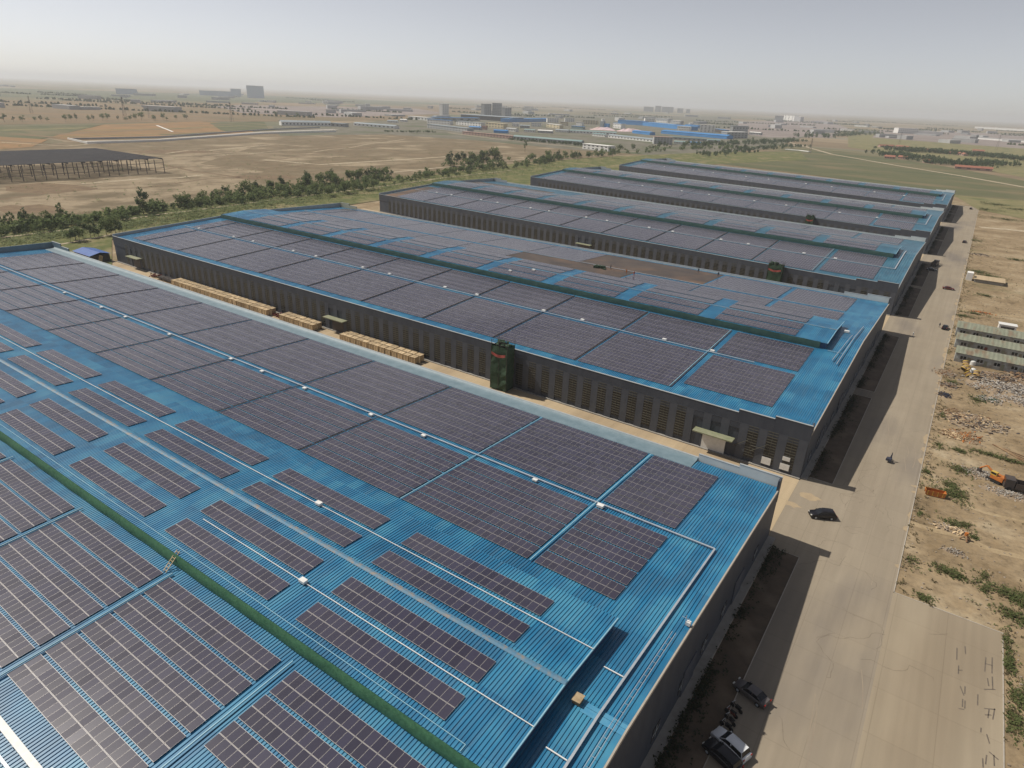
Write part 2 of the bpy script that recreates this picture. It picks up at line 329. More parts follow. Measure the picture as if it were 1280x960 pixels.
M['near_track'] = field_mat('worn_sand_track', (.40, .315, .20), (.30, .225, .135), .5)
M['mudline'] = field_mat('dark_earth_bank', (.16, .115, .075), (.22, .16, .10), .1)
M['belt'] = field_mat('belt_undergrowth_soil', (.095, .115, .042), (.17, .165, .07), .10, (.24, .20, .11), sc3=.05)
M['orange_field'] = field_mat('ripe_wheat_field', (.31, .185, .09), (.23, .155, .08), .02, st=(.3, 1, 1))
M['tan_field'] = field_mat('tan_field', (.23, .165, .10), (.19, .145, .088), .012, (.145, .13, .075), st=(.3, 1, 1))
M['green_field'] = field_mat('green_field', (.095, .108, .056), (.135, .132, .07), .025, (.185, .155, .09), st=(.4, 1, 1), sc3=.02)
M['mixed_field'] = field_mat('olive_scrub_field', (.17, .165, .075), (.27, .225, .125), .03, (.11, .13, .055), sc3=.03)
M['salt'] = field_mat('pale_salt_pan', (.30, .255, .235), (.20, .165, .15), .012, st=(.3, 1, 1))
M['yard'] = field_mat('grey_yard', (.20, .185, .15), (.14, .13, .095), .03, (.10, .115, .06), sc3=.012)
def conc_mat(name, a, b, seam=5.0, stain=(.20, .175, .15), offs=0):
    m = mat(name, a, b, .12, rough=.9, bump=.08, bsc=4, c3=stain, sc3=.05, lo=.3, hi=.7, det=9, spec=.2, stretch=(1.0, .35, 1))
    n = m.node_tree; N = n.nodes.new; L = n.links.new; p = n.nodes['Principled BSDF']
    g = N('ShaderNodeNewGeometry'); br = N('ShaderNodeTexBrick'); br.offset = 0; br.inputs['Scale'].default_value = 1; br.inputs['Mortar Size'].default_value = .05
    br.inputs['Brick Width'].default_value = seam; br.inputs['Row Height'].default_value = seam*1.2; br.inputs['Mortar Smooth'].default_value = .3
    br.inputs['Color1'].default_value = (1, 1, 1, 1); br.inputs['Color2'].default_value = (.96, .96, .965, 1); br.inputs['Mortar'].default_value = (.84, .83, .82, 1)
    L(g.outputs['Position'], br.inputs['Vector'])
    src = p.inputs['Base Color'].links[0].from_socket
    mx = N('ShaderNodeMix'); mx.data_type = 'RGBA'; mx.blend_type = 'MULTIPLY'; mx.inputs[0].default_value = 1; L(src, mx.inputs[6]); L(br.outputs[0], mx.inputs[7])
    # tyre-polished lanes that run along the road
    mp = N('ShaderNodeMapping'); mp.inputs['Scale'].default_value = (.9, .02, 1); L(g.outputs['Position'], mp.inputs[0])
    nz = N('ShaderNodeTexNoise'); nz.inputs['Scale'].default_value = 1; nz.inputs['Detail'].default_value = 4; L(mp.outputs[0], nz.inputs['Vector'])
    mr = N('ShaderNodeMapRange'); mr.inputs[1].default_value = .35; mr.inputs[2].default_value = .7; mr.inputs[3].default_value = .92; mr.inputs[4].default_value = 1.03; L(nz.outputs[0], mr.inputs[0])
    vm = N('ShaderNodeVectorMath'); vm.operation = 'SCALE'; L(mx.outputs[2], vm.inputs[0]); L(mr.outputs[0], vm.inputs['Scale'])
    L(vm.outputs[0], p.inputs['Base Color']); return m
M['road'] = conc_mat('concrete_road', (.285, .240, .180), (.33, .282, .215), 5.0)
M['alley'] = conc_mat('sandy_concrete', (.44, .345, .22), (.50, .40, .27), 6.0, (.34, .26, .17))
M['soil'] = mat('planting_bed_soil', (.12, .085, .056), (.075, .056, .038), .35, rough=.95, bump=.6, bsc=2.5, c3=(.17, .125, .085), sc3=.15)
M['kerb'] = mat('concrete_kerb', (.36, .32, .27), (.42, .38, .32), 1., rough=.85)
M['tar'] = mat('dark_tar', (.10, .085, .07), (.16, .13, .10), 2., rough=.7)
M['rubble'] = mat('rubble_fragments', (.36, .31, .25), (.22, .17, .125), .9, rough=.9)
M['rubble_light'] = mat('pale_rubble', (.52, .50, .46), (.34, .31, .27), 1.1, rough=.9)
M['rubble_red'] = mat('brick_and_timber_scrap', (.20, .105, .055), (.33, .24, .14), .9, rough=.9)
M['mound'] = mat('spoil_mound', (.33, .25, .165), (.24, .18, .12), .5, rough=.95, bump=.8, bsc=2)

# ------------------------------------------------------------------ ground and roads
def sheet(name, pts, z, m, label=None):
    o = MB().poly([(x, y, z) for x, y in pts]).build(name, m)
    if o.data.polygons[0].normal.z < 0: o.data.flip_normals()
    return tag(o, label, None, None, 'structure')
S_ = 30000
sheet('ground', [(-S_, -S_), (S_, -S_), (S_, S_), (-S_, S_)], 0, M['ground'])
# haze: one box round the camera and the scene
hz = MB().box(-S_-60, S_+60, -S_-60, S_+60, -2, 170)
hm = bpy.data.materials.new('haze_air'); hm.use_nodes = True; hn = hm.node_tree; hn.nodes.clear()
pv = hn.nodes.new('ShaderNodeVolumePrincipled'); pv.inputs['Color'].default_value = (.86, .90, .96, 1); pv.inputs['Density'].default_value = 1.0e-4; pv.inputs['Anisotropy'].default_value = .2
ho = hn.nodes.new('ShaderNodeOutputMaterial'); hn.links.new(pv.outputs[0], ho.inputs['Volume'])
tag(hz.build('haze', hm), None, None, None, 'stuff')

RX = 20.36
sheet('road', [(5.6, -140), (RX, -140), (RX, 600), (5.6, 600)], .05, M['road'])
sheet('side_yard', [(RX, -140), (34.9, -140), (34.9, -2.6), (RX, -2.6)], .046, conc_mat('concrete_yard', (.32, .268, .195), (.35, .295, .215), 7.0, (.28, .23, .165)))
sheet('pavement', [(.0, -140), (5.6, -140), (5.6, 600), (0, 600)], .042, M['road'])
NY = [-123.66, 24.8, 173.3, 321.8, 470.3]
XL = [-272, -277, -297, -293, -296]
SK = [0, 0, .085, .16, .24]
W = 61.83; H = 10.34; S = .0486
for k in range(4):
    y0 = NY[k]+2*W+.1; y1 = NY[k+1]-.1
    xa = min(XL[k], XL[k+1])-16; sheet('alley_paving', [(xa, y0-SK[k]*xa), (0, y0), (0, y1), (xa, y1-SK[k+1]*xa)], .038, M['alley'])
    sheet('road_junction', [(0, y0), (5.6, y0+.4), (5.6, y1+1), (0, y1)], .058, M['road'])
# kerb line at the road's outer edge
kb = MB(); kb.box(RX, RX+.15, -2.6, 600, 0, .09); kb.box(RX, 35.05, -2.6, -2.45, 0, .09); kb.box(34.9, 35.05, -140, -2.6, 0, .09)
tag(kb.build('road_kerb', M['kerb']), None, None, None, 'structure')

def bed(y0, y1, x0=1.35, x1=5.9, label=None):
    t = empty('planting_bed', ((x0+x1)/2, (y0+y1)/2, 0))
    tag(t, label, 'planting bed', 'soil beds between the halls and the road')
    hx, hy = (x1-x0)/2, (y1-y0)/2
    n = max(4, int(hy)); rows = []
    for i in range(n+1):
        yy = -hy+2*hy*i/n
        rows.append([(-hx+2*hx*j/5, yy, .07+.10*math.sin(math.pi*j/5)*R.uniform(.2, 1.3)) for j in range(6)])
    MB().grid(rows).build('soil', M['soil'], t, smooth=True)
    k = MB(); k.box(-hx-.12, -hx, -hy, hy, 0, .14); k.box(hx, hx+.12, -hy, hy, 0, .14); k.box(-hx, hx, -hy-.12, -hy, 0, .14); k.box(-hx, hx, hy, hy+.12, 0, .14)
    k.build('kerb', M['kerb'], t)
    sh = MB()
    for _ in range(int(hy*26)):
        x = -hx+abs(R.gauss(0, .9)); y = R.uniform(-hy, hy)
        if x > hx: continue
        if math.sin(y*.35+y0)*.5+math.sin(y*.13)*.5 < R.uniform(-.9, .6): continue
        for _ in range(5):
            a = R.uniform(0, 6.28); l = R.uniform(.12, .4); zz = R.uniform(.15, .7)
            cx, cy = x+R.gauss(0, .2), y+R.gauss(0, .2)
            sh.poly([(cx, cy, zz), (cx+l*math.cos(a), cy+l*math.sin(a), zz+R.uniform(-.1, .2)), (cx+l*math.cos(a+1.2), cy+l*math.sin(a+1.2), zz+R.uniform(-.1, .2))])
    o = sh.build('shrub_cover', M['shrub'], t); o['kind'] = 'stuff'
bed(-118, -2.9, label='long bare soil bed beside the nearest hall and the parked cars')
bed(26.6, 80.8, label='soil bed in shade beside the near half of the second hall')
bed(86.2, 145.3, label='soil bed in shade beside the far half of the second hall')
for k, nm in ((2, 'third'), (3, 'fourth'), (4, 'fifth')):
    bed(NY[k]+2, NY[k]+56, label=f'shaded soil bed beside the near half of the {nm} hall')
    bed(NY[k]+61, NY[k]+120.5, label=f'shaded soil bed beside the far half of the {nm} hall')

# dark tar strokes on the yard, like hand-drawn letters
def px(u, v): return at(u, v)
strokes = [(1232,822,1231,840),(1232,830,1240,832),(1240,822,1240,842),(1206,808,1207,818),(1196,810,1196,825),(1234,848,1236,858),(1240,846,1241,862),(1230,862,1244,862),
 (1230,886,1244,887),(1231,894,1239,894),(1243,886,1241,900),(1236,887,1235,898),(1198,832,1198,843),(1198,838,1203,838),(1200,858,1205,870),(1206,858,1206,868),(1206,876,1206,886),(1198,886,1205,887),(1203,874,1203,884),
 (1233,918,1237,930),(1226,910,1226,916),(1236,940,1248,950),(1242,944,1243,958),(1228,948,1229,960),(1233,944,1232,956),(1222,868,1222,882)]
tm = MB()
for a, b, c, d in strokes:
    p, q = Vector((*px(a, b), .056)), Vector((*px(c, d), .056)); n = (q-p).cross(Vector((0, 0, 1))).normalized()*.09
    tm.poly([p-n, p+n*.7, q+n, q-n*.6])
tag(tm.build('road_marking', M['tar']), None, None, None, 'structure')
# cracks wander across the slabs, and sand has drifted over the outer edge of the road
ck = MB()
for _ in range(34):
    x = R.uniform(7, 33); y = R.uniform(-75, 130)
    if x > 19.5 and y > -5: x = R.uniform(7, 19)
    a = R.uniform(0, 6.28); pts = []
    for i in range(int(R.uniform(6, 26))):
        pts.append(Vector((x, y, .0555))); a += R.gauss(0, .55) if i % 2 else R.gauss(0, .1); x += math.cos(a)*.5; y += math.sin(a)*.5
        if not (6.2 < x < (34.5 if y < -3.2 else 20.1)): break
    for i in range(len(pts)-1):
        n = (pts[i+1]-pts[i]).cross(Vector((0, 0, 1))).normalized()*R.uniform(.012, .03); ck.poly([pts[i]-n, pts[i]+n, pts[i+1]+n, pts[i+1]-n])
tag(ck.build('road_crack', mat('crack_dirt', (.15, .12, .085), rough=.95)), None, None, None, 'structure')
sd = MB()
for zi in range(70):
    zz_ = .060+.0004*zi; y = R.uniform(-2, 330); l = R.uniform(1, 7); w_ = R.uniform(.15, 1.1); n_ = 9
    sd.poly([(RX-.01, y, zz_)]+[(RX-.01-w_*abs(math.sin(math.pi*q/n_))**.7*R.uniform(.6, 1.1), y+l*q/n_, zz_) for q in range(1, n_)]+[(RX-.01, y+l, zz_)])
for zi in range(3):
    x = R.uniform(1.0, 5); y = R.choice([0, 148.6, 297.1])+R.uniform(1, 24); rr = R.uniform(.5, 2.5)
    sd.poly([(x+math.cos(q)*rr*R.uniform(.6, 1.2), y+math.sin(q)*rr*.6*R.uniform(.6, 1.2), .066+.0004*zi) for q in np.arange(0, 6.2, .5)])
tag(sd.build('sand_drift', mat('drifted_sand', (.40, .31, .195), (.34, .265, .175), .8, rough=.95)), None, None, None, 'structure')
# tyre scrapes
ts = MB()
for _ in range(26):
    x = R.uniform(9, 32); y = R.uniform(-55, 60); 
    if x > 19 and y > -4: x = R.uniform(9, 18)
    l = R.uniform(3, 14); a = math.pi/2+R.gauss(0, .12); cur = R.gauss(0, .02); pts = []
    for i in range(9):
        pts.append(Vector((x, y, .0545))); x += math.cos(a)*l/8; y += math.sin(a)*l/8; a += cur
    if max(p.x for p in pts) > 19.8 and max(p.y for p in pts) > -3.5: continue
    for i in range(8):
        n = (pts[i+1]-pts[i]).cross(Vector((0, 0, 1))).normalized()*.07; ts.poly([pts[i]-n, pts[i]+n, pts[i+1]+n, pts[i+1]-n])
tag(ts.build('tyre_mark', mat('tyre_scrape', (.25, .205, .155), (.30, .25, .185), .5, rough=.85)), None, None, None, 'structure')

def pxsheet(name, pts, z, m): return sheet(name, [at(u, v) for u, v in pts], z, m)
def strip(name, pts, wdt, z, m, scale_end=None):
    P = [Vector((*at(u, v), z)) for u, v in pts]; b = MB(); L_ = []; Rr = []
    for i, p in enumerate(P):
        d = (P[min(i+1, len(P)-1)]-P[max(i-1, 0)]).normalized(); n = Vector((-d.y, d.x, 0))*wdt/2; L_.append(p+n); Rr.append(p-n)
    b.grid([L_, Rr]); o = b.build(name, m)
    if o.data.polygons[0].normal.z < 0: o.data.flip_normals()
    return tag(o, None, None, None, 'structure')
# land to the left and behind
pxsheet('field', [(-300,134),(0,125),(330,130),(420,134),(640,131),(500,150),(330,152),(250,152),(0,156),(-300,166)], .30, M['tan_field'])
pxsheet('field', [(-300,168),(0,158),(130,156),(60,172),(0,186),(-300,202)], .33, M['green_field'])
pxsheet('field', [(-200,190),(0,171),(60,175),(40,184),(0,187),(-200,206)], .36, M['orange_field'])
pxsheet('field', [(60,172),(128,156),(250,152),(300,155),(318,166),(230,170),(90,176)], .33, M['orange_field'])
for i, (u0, v0, u1, v1, w_, m_) in enumerate(((70,168,250,160,16,'tan_field'),(100,164,300,158,10,'mixed_field'),(80,171,220,168,8,'mixed_field'),(140,158,290,155.5,12,'tan_field'),(0,176,60,180,10,'tan_field'),(0,163,110,160,22,'mixed_field'),(200,169,310,163,9,'green_field'),(20,168,70,172,14,'tan_field'),(-40,133,330,138,20,'mixed_field'),(-40,141,260,146,16,'orange_field'),(60,128,400,134,18,'mixed_field'),(-40,148,200,150,9,'orange_field'))):
    strip('field', [(u0+(u1-u0)*q/5, v0+(v1-v0)*q/5+R.gauss(0, .25)) for q in range(6)], w_, .42+.004*i, M[m_])
pxsheet('field', [(262,154),(330,152),(336,162),(290,166),(276,163)], .37, M['green_field'])
pxsheet('field', [(270,133),(300,131),(520,136),(560,142),(420,147),(300,141)], .34, M['salt'])
pxsheet('field', [(0,110),(330,114),(640,121),(640,128),(330,128),(0,121),(-300,126),(-300,108)], .26, field_mat('far_green_land', (.10, .115, .07), (.15, .15, .09), .003))
pxsheet('bare_land', [(-300,215),(0,187),(84,178),(330,167),(560,165),(760,186),(880,200),(700,214),(560,222),(400,232),(250,256),(160,268),(0,282),(-300,318)], .20, M['cleared'])
pxsheet('bare_land', [(-300,230),(0,204),(200,196),(330,180),(250,205),(330,215),(260,242),(150,262),(0,275),(-300,310)], .23, M['cleared2'])
strip('dirt_track', [(-200,262),(0,250),(90,238),(180,235),(260,224),(330,220)], 3.2, .27, M['mudline'])
strip('dirt_track', [(0,284),(120,268),(250,251),(330,236)], 3.0, .28, M['mudline'])
strip('dirt_track', [(200,205),(240,214),(300,222)], 4, .27, M['mudline'])
strip('dirt_track', [(250,196),(330,194),(420,190),(480,183)], 4, .27, M['mudline'])
strip('dirt_track', [(330,200),(400,206),(500,200),(560,196)], 6, .27, M['track'])
strip('dirt_track', [(0,178),(84,183),(140,178)], 5, .38, M['track'])
strip('path', [(98,177.3),(150,176.5),(200,174.8),(265,170),(330,165.3),(420,162)], 17, .40, field_mat('pale_concrete_strip', (.50, .47, .42), (.40, .37, .33), .05))
pxsheet('belt_ground', [(-300,312),(0,278),(130,266),(250,252),(300,242),(400,230),(560,217),(640,205),(760,196),(900,190),(1000,190),(1010,200),(900,205),(780,215),(660,235),(480,250),(400,262),(280,280),(140,300),(140,340),(0,345),(-300,380)], .31, M['belt'])
strip('path', [(-60,304),(0,298),(60,291),(104,286),(150,276),(205,268),(240,264),(330,252),(400,243),(460,236),(560,222),(640,213)], 2.4, .40, M['track'])
strip('path', [(72,307),(100,302),(141,294)], 1.8, .40, M['track'])
strip('path', [(480,217),(560,209),(600,205),(680,197)], 4, .40, M['track'])
strip('path', [(560,166),(620,174),(680,180),(740,186),(800,190)], 6, .42, M['track'])
# worked-over land: low earth banks, ruts and puddle-pale flats
for i in range(26):
    u0, v0 = R.uniform(10, 560), R.uniform(184, 236); du = R.uniform(40, 160); sl_ = R.choice([-.10, -.07, -.14, .12, .05])
    if v0 > 262-.13*u0 - 8: continue
    pts = [(u0+du*q/5, v0+du*sl_*q/5+R.gauss(0, .7)) for q in range(6)]
    strip('earth_bank' if i % 3 else 'dirt_track', pts, R.uniform(1.5, 4), .262+.001*i, M['mudline'] if i % 3 else M['track'])
for i, (u, v, a, b_) in enumerate(((60,236,60,7),(150,245,40,5),(260,214,45,4),(330,222,50,3),(120,230,30,3),(440,206,40,2.5),(220,190,60,2.5),(500,214,35,3),(380,196,50,2),(40,262,50,6))):
    pxsheet('bare_land', [(u+a*math.cos(t_)*R.uniform(.7, 1.15), v+b_*math.sin(t_)*R.uniform(.7, 1.15)) for t_ in np.arange(0, 6.2, .45)], .245+.001*i, M['cleared2'] if i % 3 else M['mudline'])
# right-hand and far-right land
pxsheet('field', [(880,205),(920,192),(1000,186),(1060,190),(1180,208),(1280,226),(1400,236),(1400,262),(1290,252),(1192,244),(1040,222),(900,205)], .20, M['green_field'])
pxsheet('field', [(1040,222),(1190,243),(1290,252),(1400,262),(1400,300),(1290,276),(1222,262),(1195,246)], .16, M['mixed_field'])
pxsheet('field', [(1060,184),(1140,196),(1280,222),(1400,240),(1400,205),(1280,185),(1180,170),(1060,168)], .24, M['mixed_field'])
strip('path', [(980,176),(1040,193),(1120,207),(1200,220),(1290,236),(1400,252)], 7, .36, M['track'])
strip('path', [(975,176),(1000,172),(1040,166),(1075,160)], 12, .38, M['yard'])
pxsheet('industrial_ground', [(340,158),(470,152),(560,148),(640,142),(900,146),(1010,170),(960,186),(840,196),(700,186),(600,176),(480,168),(350,170)], .26, M['yard'])
pxsheet('salt_pan', [(930,152),(1030,150),(1060,160),(1040,172),(960,172),(900,164)], .30, M['salt'])
pxsheet('salt_pan', [(1090,172),(1280,186),(1400,192),(1400,178),(1280,168),(1100,162)], .30, M['salt'])
strip('dirt_track', [(1128,650),(1160,661),(1200,670),(1240,688),(1290,699),(1400,730)], 1.6, .012, M['near_track'])
strip('dirt_track', [(1152,592),(1180,606),(1200,620),(1212,634),(1228,640),(1290,655)], 1.0, .012, M['near_track'])
strip('dirt_track', [(1180,384),(1240,393),(1300,398),(1400,410)], 2.2, .012, M['near_track'])
strip('dirt_track', [(1206,350),(1260,356),(1330,364)], 2.6, .012, M['near_track'])
strip('dirt_track', [(1225,284),(1262,287),(1300,291)], 7, .012, M['track'])

# ------------------------------------------------------------------ halls
def corr(x0, x1, ys, zs, pitch=.45, gap=.13, dep=.09, mb=None):
    """ribbed roofing: ribs run down the slope (along y)"""
    mb = mb or MB(); xs = []
    x = x0
    while x < x1-pitch:
        xs += [(x, 0), (x+.03, -dep), (x+gap, -dep), (x+gap+.03, 0)]; x += pitch
    xs.append((x1, 0))
    mb.grid([[(xx, y, z+dz) for xx, dz in xs] for y, z in zip(ys, zs)]); return mb
def flatroof(x0, x1, ys, zs):
    return MB().grid([[(x0, y, z), (x1, y, z)] for y, z in zip(ys, zs)])
NAME = ['nearest', 'second', 'third', 'fourth', 'farthest']
MX = -7.05; MD = 1.7; MH = 12.3         # monitor: end x, height above the main roof, half width
def rz_(yr, y): return H+S*(W-abs(y-yr))
# window panel shared by every hall
def window_mesh():
    b = MB()
    b.box(-1.15, 1.15, -.02, .10, 1.3, 8.7, 0)
    b2 = MB()
    for z in np.arange(1.75, 8.6, .62): b2.box(-1.05, 1.05, -.12, -.03, z, z+.13, 0)
    b2.box(-.04, .04, -.1, -.03, 1.3, 8.7, 0)
    return b, b2
halls = []
for k in range(5):
    yn, yf = NY[k], NY[k]+2*W; yr = yn+W; xl = XL[k]
    SKEW = SK[k]
    t = empty('factory_hall', (0, yn, 0))
    tag(t, ['nearest factory hall, its blue ribbed roof filling the lower left', 'second factory hall, with crates stacked along its dark windowed wall', 'third factory hall, grey panelled roof behind the bare brown roof patch',
            'fourth factory hall from the camera with a bright blue right end', 'farthest factory hall, next to the green field'][k], 'factory', 'parallel solar roofed factory halls')
    t.location = (0, 0, 0)
    rm = M['roof'] if k < 2 else M['roof_far']
    ys = [yn+.15, yr-MH+.5, yr, yr+MH-.5, yf-.15]; zs = [rz_(yr, y) for y in ys]
    rb = corr(xl+.2, -.05, ys, zs) if k < 2 else corr(xl+.2, -.05, ys, zs, pitch=.9, gap=.2)
    rb.build('roof', rm, t)
    # monitor (raised middle roof)
    mys = [yr-MH, yr, yr+MH]; mzs = [rz_(yr, y)+MD for y in mys]
    mb = corr(xl+1.2, MX, mys, mzs) if k < 2 else corr(xl+1.2, MX, mys, mzs, pitch=.9, gap=.2)
    mo = mb.build('raised_roof', rm, t)
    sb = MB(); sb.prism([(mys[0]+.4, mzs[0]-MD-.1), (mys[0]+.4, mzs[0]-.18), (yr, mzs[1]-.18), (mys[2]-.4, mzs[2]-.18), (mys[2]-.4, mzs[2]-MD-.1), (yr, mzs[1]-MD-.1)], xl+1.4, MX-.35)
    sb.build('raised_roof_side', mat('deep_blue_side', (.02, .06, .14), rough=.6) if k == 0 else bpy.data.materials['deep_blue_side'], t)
    fb = MB()
    for (ya, za), (yb, zb) in (((mys[0], mzs[0]), (yr, mzs[1])), ((yr, mzs[1]), (mys[2], mzs[2]))):
        fb.poly([(MX+.02, ya, za-.16), (MX+.02, yb, zb-.16), (MX+.02, yb, zb+.05), (MX+.02, ya, za+.05)]); fb.poly([(MX-.12, ya, za+.05), (MX+.02, ya, za+.05), (MX+.02, yb, zb+.05), (MX-.12, yb, zb+.05)])
    fb.build('eave_trim', M['blue_line'], mo)
    rc = MB(); rc.grid([[(xl+1.2, yr-.36, mzs[1]+.03), (MX, yr-.36, mzs[1]+.03)], [(xl+1.2, yr, mzs[1]+.10), (MX, yr, mzs[1]+.10)], [(xl+1.2, yr+.36, mzs[1]+.03), (MX, yr+.36, mzs[1]+.03)]]); rc.build('ridge_cap', M['ridge'], mo)
    # green netting along the near side of the raised roof
    gn = MB(); rows = []
    xg = np.arange(xl+1.2, MX-.5, 1.5)
    for j in range(7):
        a = math.pi*(j/6*.75-.0)
        rows.append([(x, mys[0]-.1-((.21 if k == 0 else .08)+.05*math.sin(x*.7))*math.sin(a)-.12*j/6, mzs[0]-.05+(.16)*math.cos(a)-(MD-.25)*(j/6)+.04*math.sin(x*1.3+j)) for x in xg])
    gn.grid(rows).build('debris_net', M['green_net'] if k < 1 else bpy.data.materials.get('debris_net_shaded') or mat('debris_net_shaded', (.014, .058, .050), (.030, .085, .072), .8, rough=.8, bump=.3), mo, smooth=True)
    # walls
    top = H+.75
    def wallbox(name, x0, x1, y0, y1, z0, z1, m): return MB().box(x0, x1, y0, y1, z0, z1).build(name, m, t)
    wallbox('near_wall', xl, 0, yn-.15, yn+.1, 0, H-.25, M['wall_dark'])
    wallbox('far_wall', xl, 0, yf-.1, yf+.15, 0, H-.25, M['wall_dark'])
    for nm, x0, x1 in (('gable_wall', -.22, 0.0), ('rear_gable_wall', xl, xl+.2)):
        g = MB(); pr_ = [(yn+.1, 0), (yf-.1, 0), (yf-.1, rz_(yr, yf)-.12), (yr, rz_(yr, yr)-.12), (yn+.1, rz_(yr, yn)-.12)]
        g.prism(pr_, x0, x1); g.build(nm, M['wall_dark'], t)
    # parapets with the two raised steps toward the road
    for side, y0, y1 in (('near', yn-.32, yn-.02), ('far', yf+.02, yf+.32)):
        for x0, x1, zt in ((xl, xl+7, 12.9), (xl+7, xl+13, 12.0), (xl+13, -14.7, 11.0), (-14.7, -7.3, 11.75), (-7.3, .05, 12.4)):
            if side == 'near' and x1 < -15: zt = 11.0
            b = MB(); b.box(x0, x1-.01, y0, y1, H-3.0, zt-.08, 0); 
            # inner lining sheet
            yi = (y0-.03, y0-.004) if side == 'far' else (y1+.004, y1+.03)
            b.box(x0, x1-.01, yi[0], yi[1], H-.2, zt-.09, 1)
            b.box(x0-.02, x1, y0-.06, y1+.06, zt-.08, zt, 2)
            inner = M['white_wall'] if x1 > -15 else (M['cream_wall'] if k == 1 else M['coping'] if k else M['parapet_in'])
            b.build('parapet', [M['wall_dark'], inner, M['coping']], t)
    if k == 0:
        gb = MB(); gy_ = [yf-3.5, yf-2.9, yf-1.6, yf-.5, yf-.03]
        gb.grid([[(xl+.3, y_, rz_(yr, y_)+dz_), (-14.8, y_, rz_(yr, y_)+dz_)] for y_, dz_ in zip(gy_, (.03, .12, .14, .22, .62))]); gb.build('eave_gutter', M['parapet_in'], t, smooth=True)
    lp = MB(); lp.prism([(yn, H-.3), (yf, H-.3), (yf, 12.6), (yr, 14.1), (yn, 11.6)], xl-.3, xl); lp.build('end_parapet', M['parapet_in'] if k == 0 else M['coping'], t)
    MB().box(-.28, .05, yf-1.6, yf+.02, H-.2, 12.38).box(-.28, .05, yn-.02, yn+1.6, H-.2, 12.38).build('shadow_return', M['wall_dark'], t)  # short returns added to blunt the tip of the corner shadow
    # gable edge trim along the roof
    ge = MB()
    for ya, yb in ((yn, yr), (yr, yf)):
        za, zb = rz_(yr, ya), rz_(yr, yb)
        ge.poly([(-.10, ya, za+.09), (.10, ya, za+.09), (.10, yb, zb+.09), (-.10, yb, zb+.09)]); ge.poly([(.10, ya, za-.35), (.10, yb, zb-.35), (.10, yb, zb+.09), (.10, ya, za+.09)])
    ge.build('gable_trim', M['kerb'] if k < 2 else M['coping'], t)
    wallbox('plinth', -.05, 1.25, yn, yf, .03, .30, M['plinth'])
    if k:
        wallbox('plinth', xl, -.05, yn-.75, yn-.16, .0, .28, M['plinth'])
        # piers and windows of the near wall
        xs = [-3.0-4*i for i in range(int((-xl-6)/4))]
        pm = MB().box(-.9, .9, -.34, -.16, .28, 8.75).build('pier', M['pier'], t, (xs[0]+2, yn, 0))
        wb, sb2 = window_mesh(); wo_ = wb.build('window', M['recess'], t, (xs[0], yn-.26, 0)); so_ = sb2.build('louvre', M['slat'], wo_)
        doors = {1: (-18.8, -140, -260), 2: (-18.8, -140), 3: (-20,), 4: ()}[k]
        for i, x in enumerate(xs[1:], 1):
            if any(abs(x-d) < 4.2 for d in doors): 
                c = pm.copy(); c.location = sk((x+2, yn, 0)); C.objects.link(c); continue
            if k > 2 and i > 75: break
            c = pm.copy(); c.location = sk((x+2, yn, 0)); C.objects.link(c)
            c = wo_.copy(); c.location = sk((x, yn-.26, 0)); C.objects.link(c)
            s2 = so_.copy(); C.objects.link(s2); s2.parent = c
        wallbox('wall_band', xl, .02, yn-.36, yn-.33, 8.75, 11.0-2.2, M['pier'])
        for d in doors:
            cb = MB().box(d-4.4, d+4.4, yn-2.6, yn-.36, 4.6, 4.85); cb.build('canopy', mat('canopy_sheet', (.20, .22, .13), (.28, .28, .19), .5, rough=.7) if 'canopy_sheet' not in bpy.data.materials else bpy.data.materials['canopy_sheet'], t)
            wallbox('door', d-2.6, d+2.6, yn-.42, yn-.28, .1, 4.4, M['white'] if (k == 1 and d == -18.8) else M['steel_dark'])
    # windows and vents on the road-side gable
    gy = [yn+6+8.3*i for i in range(14)]
    for i, y in enumerate(gy):
        b = MB().box(.004, .06, y-1.1, y+1.1, 1.5, 3.6, 0); b.box(.06, .09, y-.05, y+.05, 1.5, 3.6, 1); b.box(.06, .09, y-1.1, y+1.1, 2.5, 2.6, 1)
        b.build('gable_window', [M['glass'], M['coping']], t)
    for y in (yn+17.5, yn+41, yn+83, yn+104):
        MB().box(.004, .16, y-2.2, y+2.2, .3, 4.6).build('gable_door', M['pier'], t)
    halls.append(t); SKEW = 0.0
# hall 2: odd details
t = halls[1]; SKEW = SK[1]
MB().box(-8.2, -6.3, 24.8-.47, 24.8-.385, 1.0, 2.6).build('pale_board', M['white'], t)
MB().box(-4.4, -2.5, 24.8-.47, 24.8-.385, 1.0, 2.4).build('pale_board', M['white'], t)
MB().box(-4.2, -2.7, 24.8-.47, 24.8-.385, 3.2, 4.1).build('pale_board', M['white'], t)
b = MB()
for x, s in ((-13, 1), (-9.2, -1), (-9.2, 1)):
    b.tube((x-1.6, 24.35, 3+1.3*(s < 0)), (x+1.4, 24.35, 5.4-1.0*(s < 0)), .06, 5)
b.build('brace', M['slat'], t)
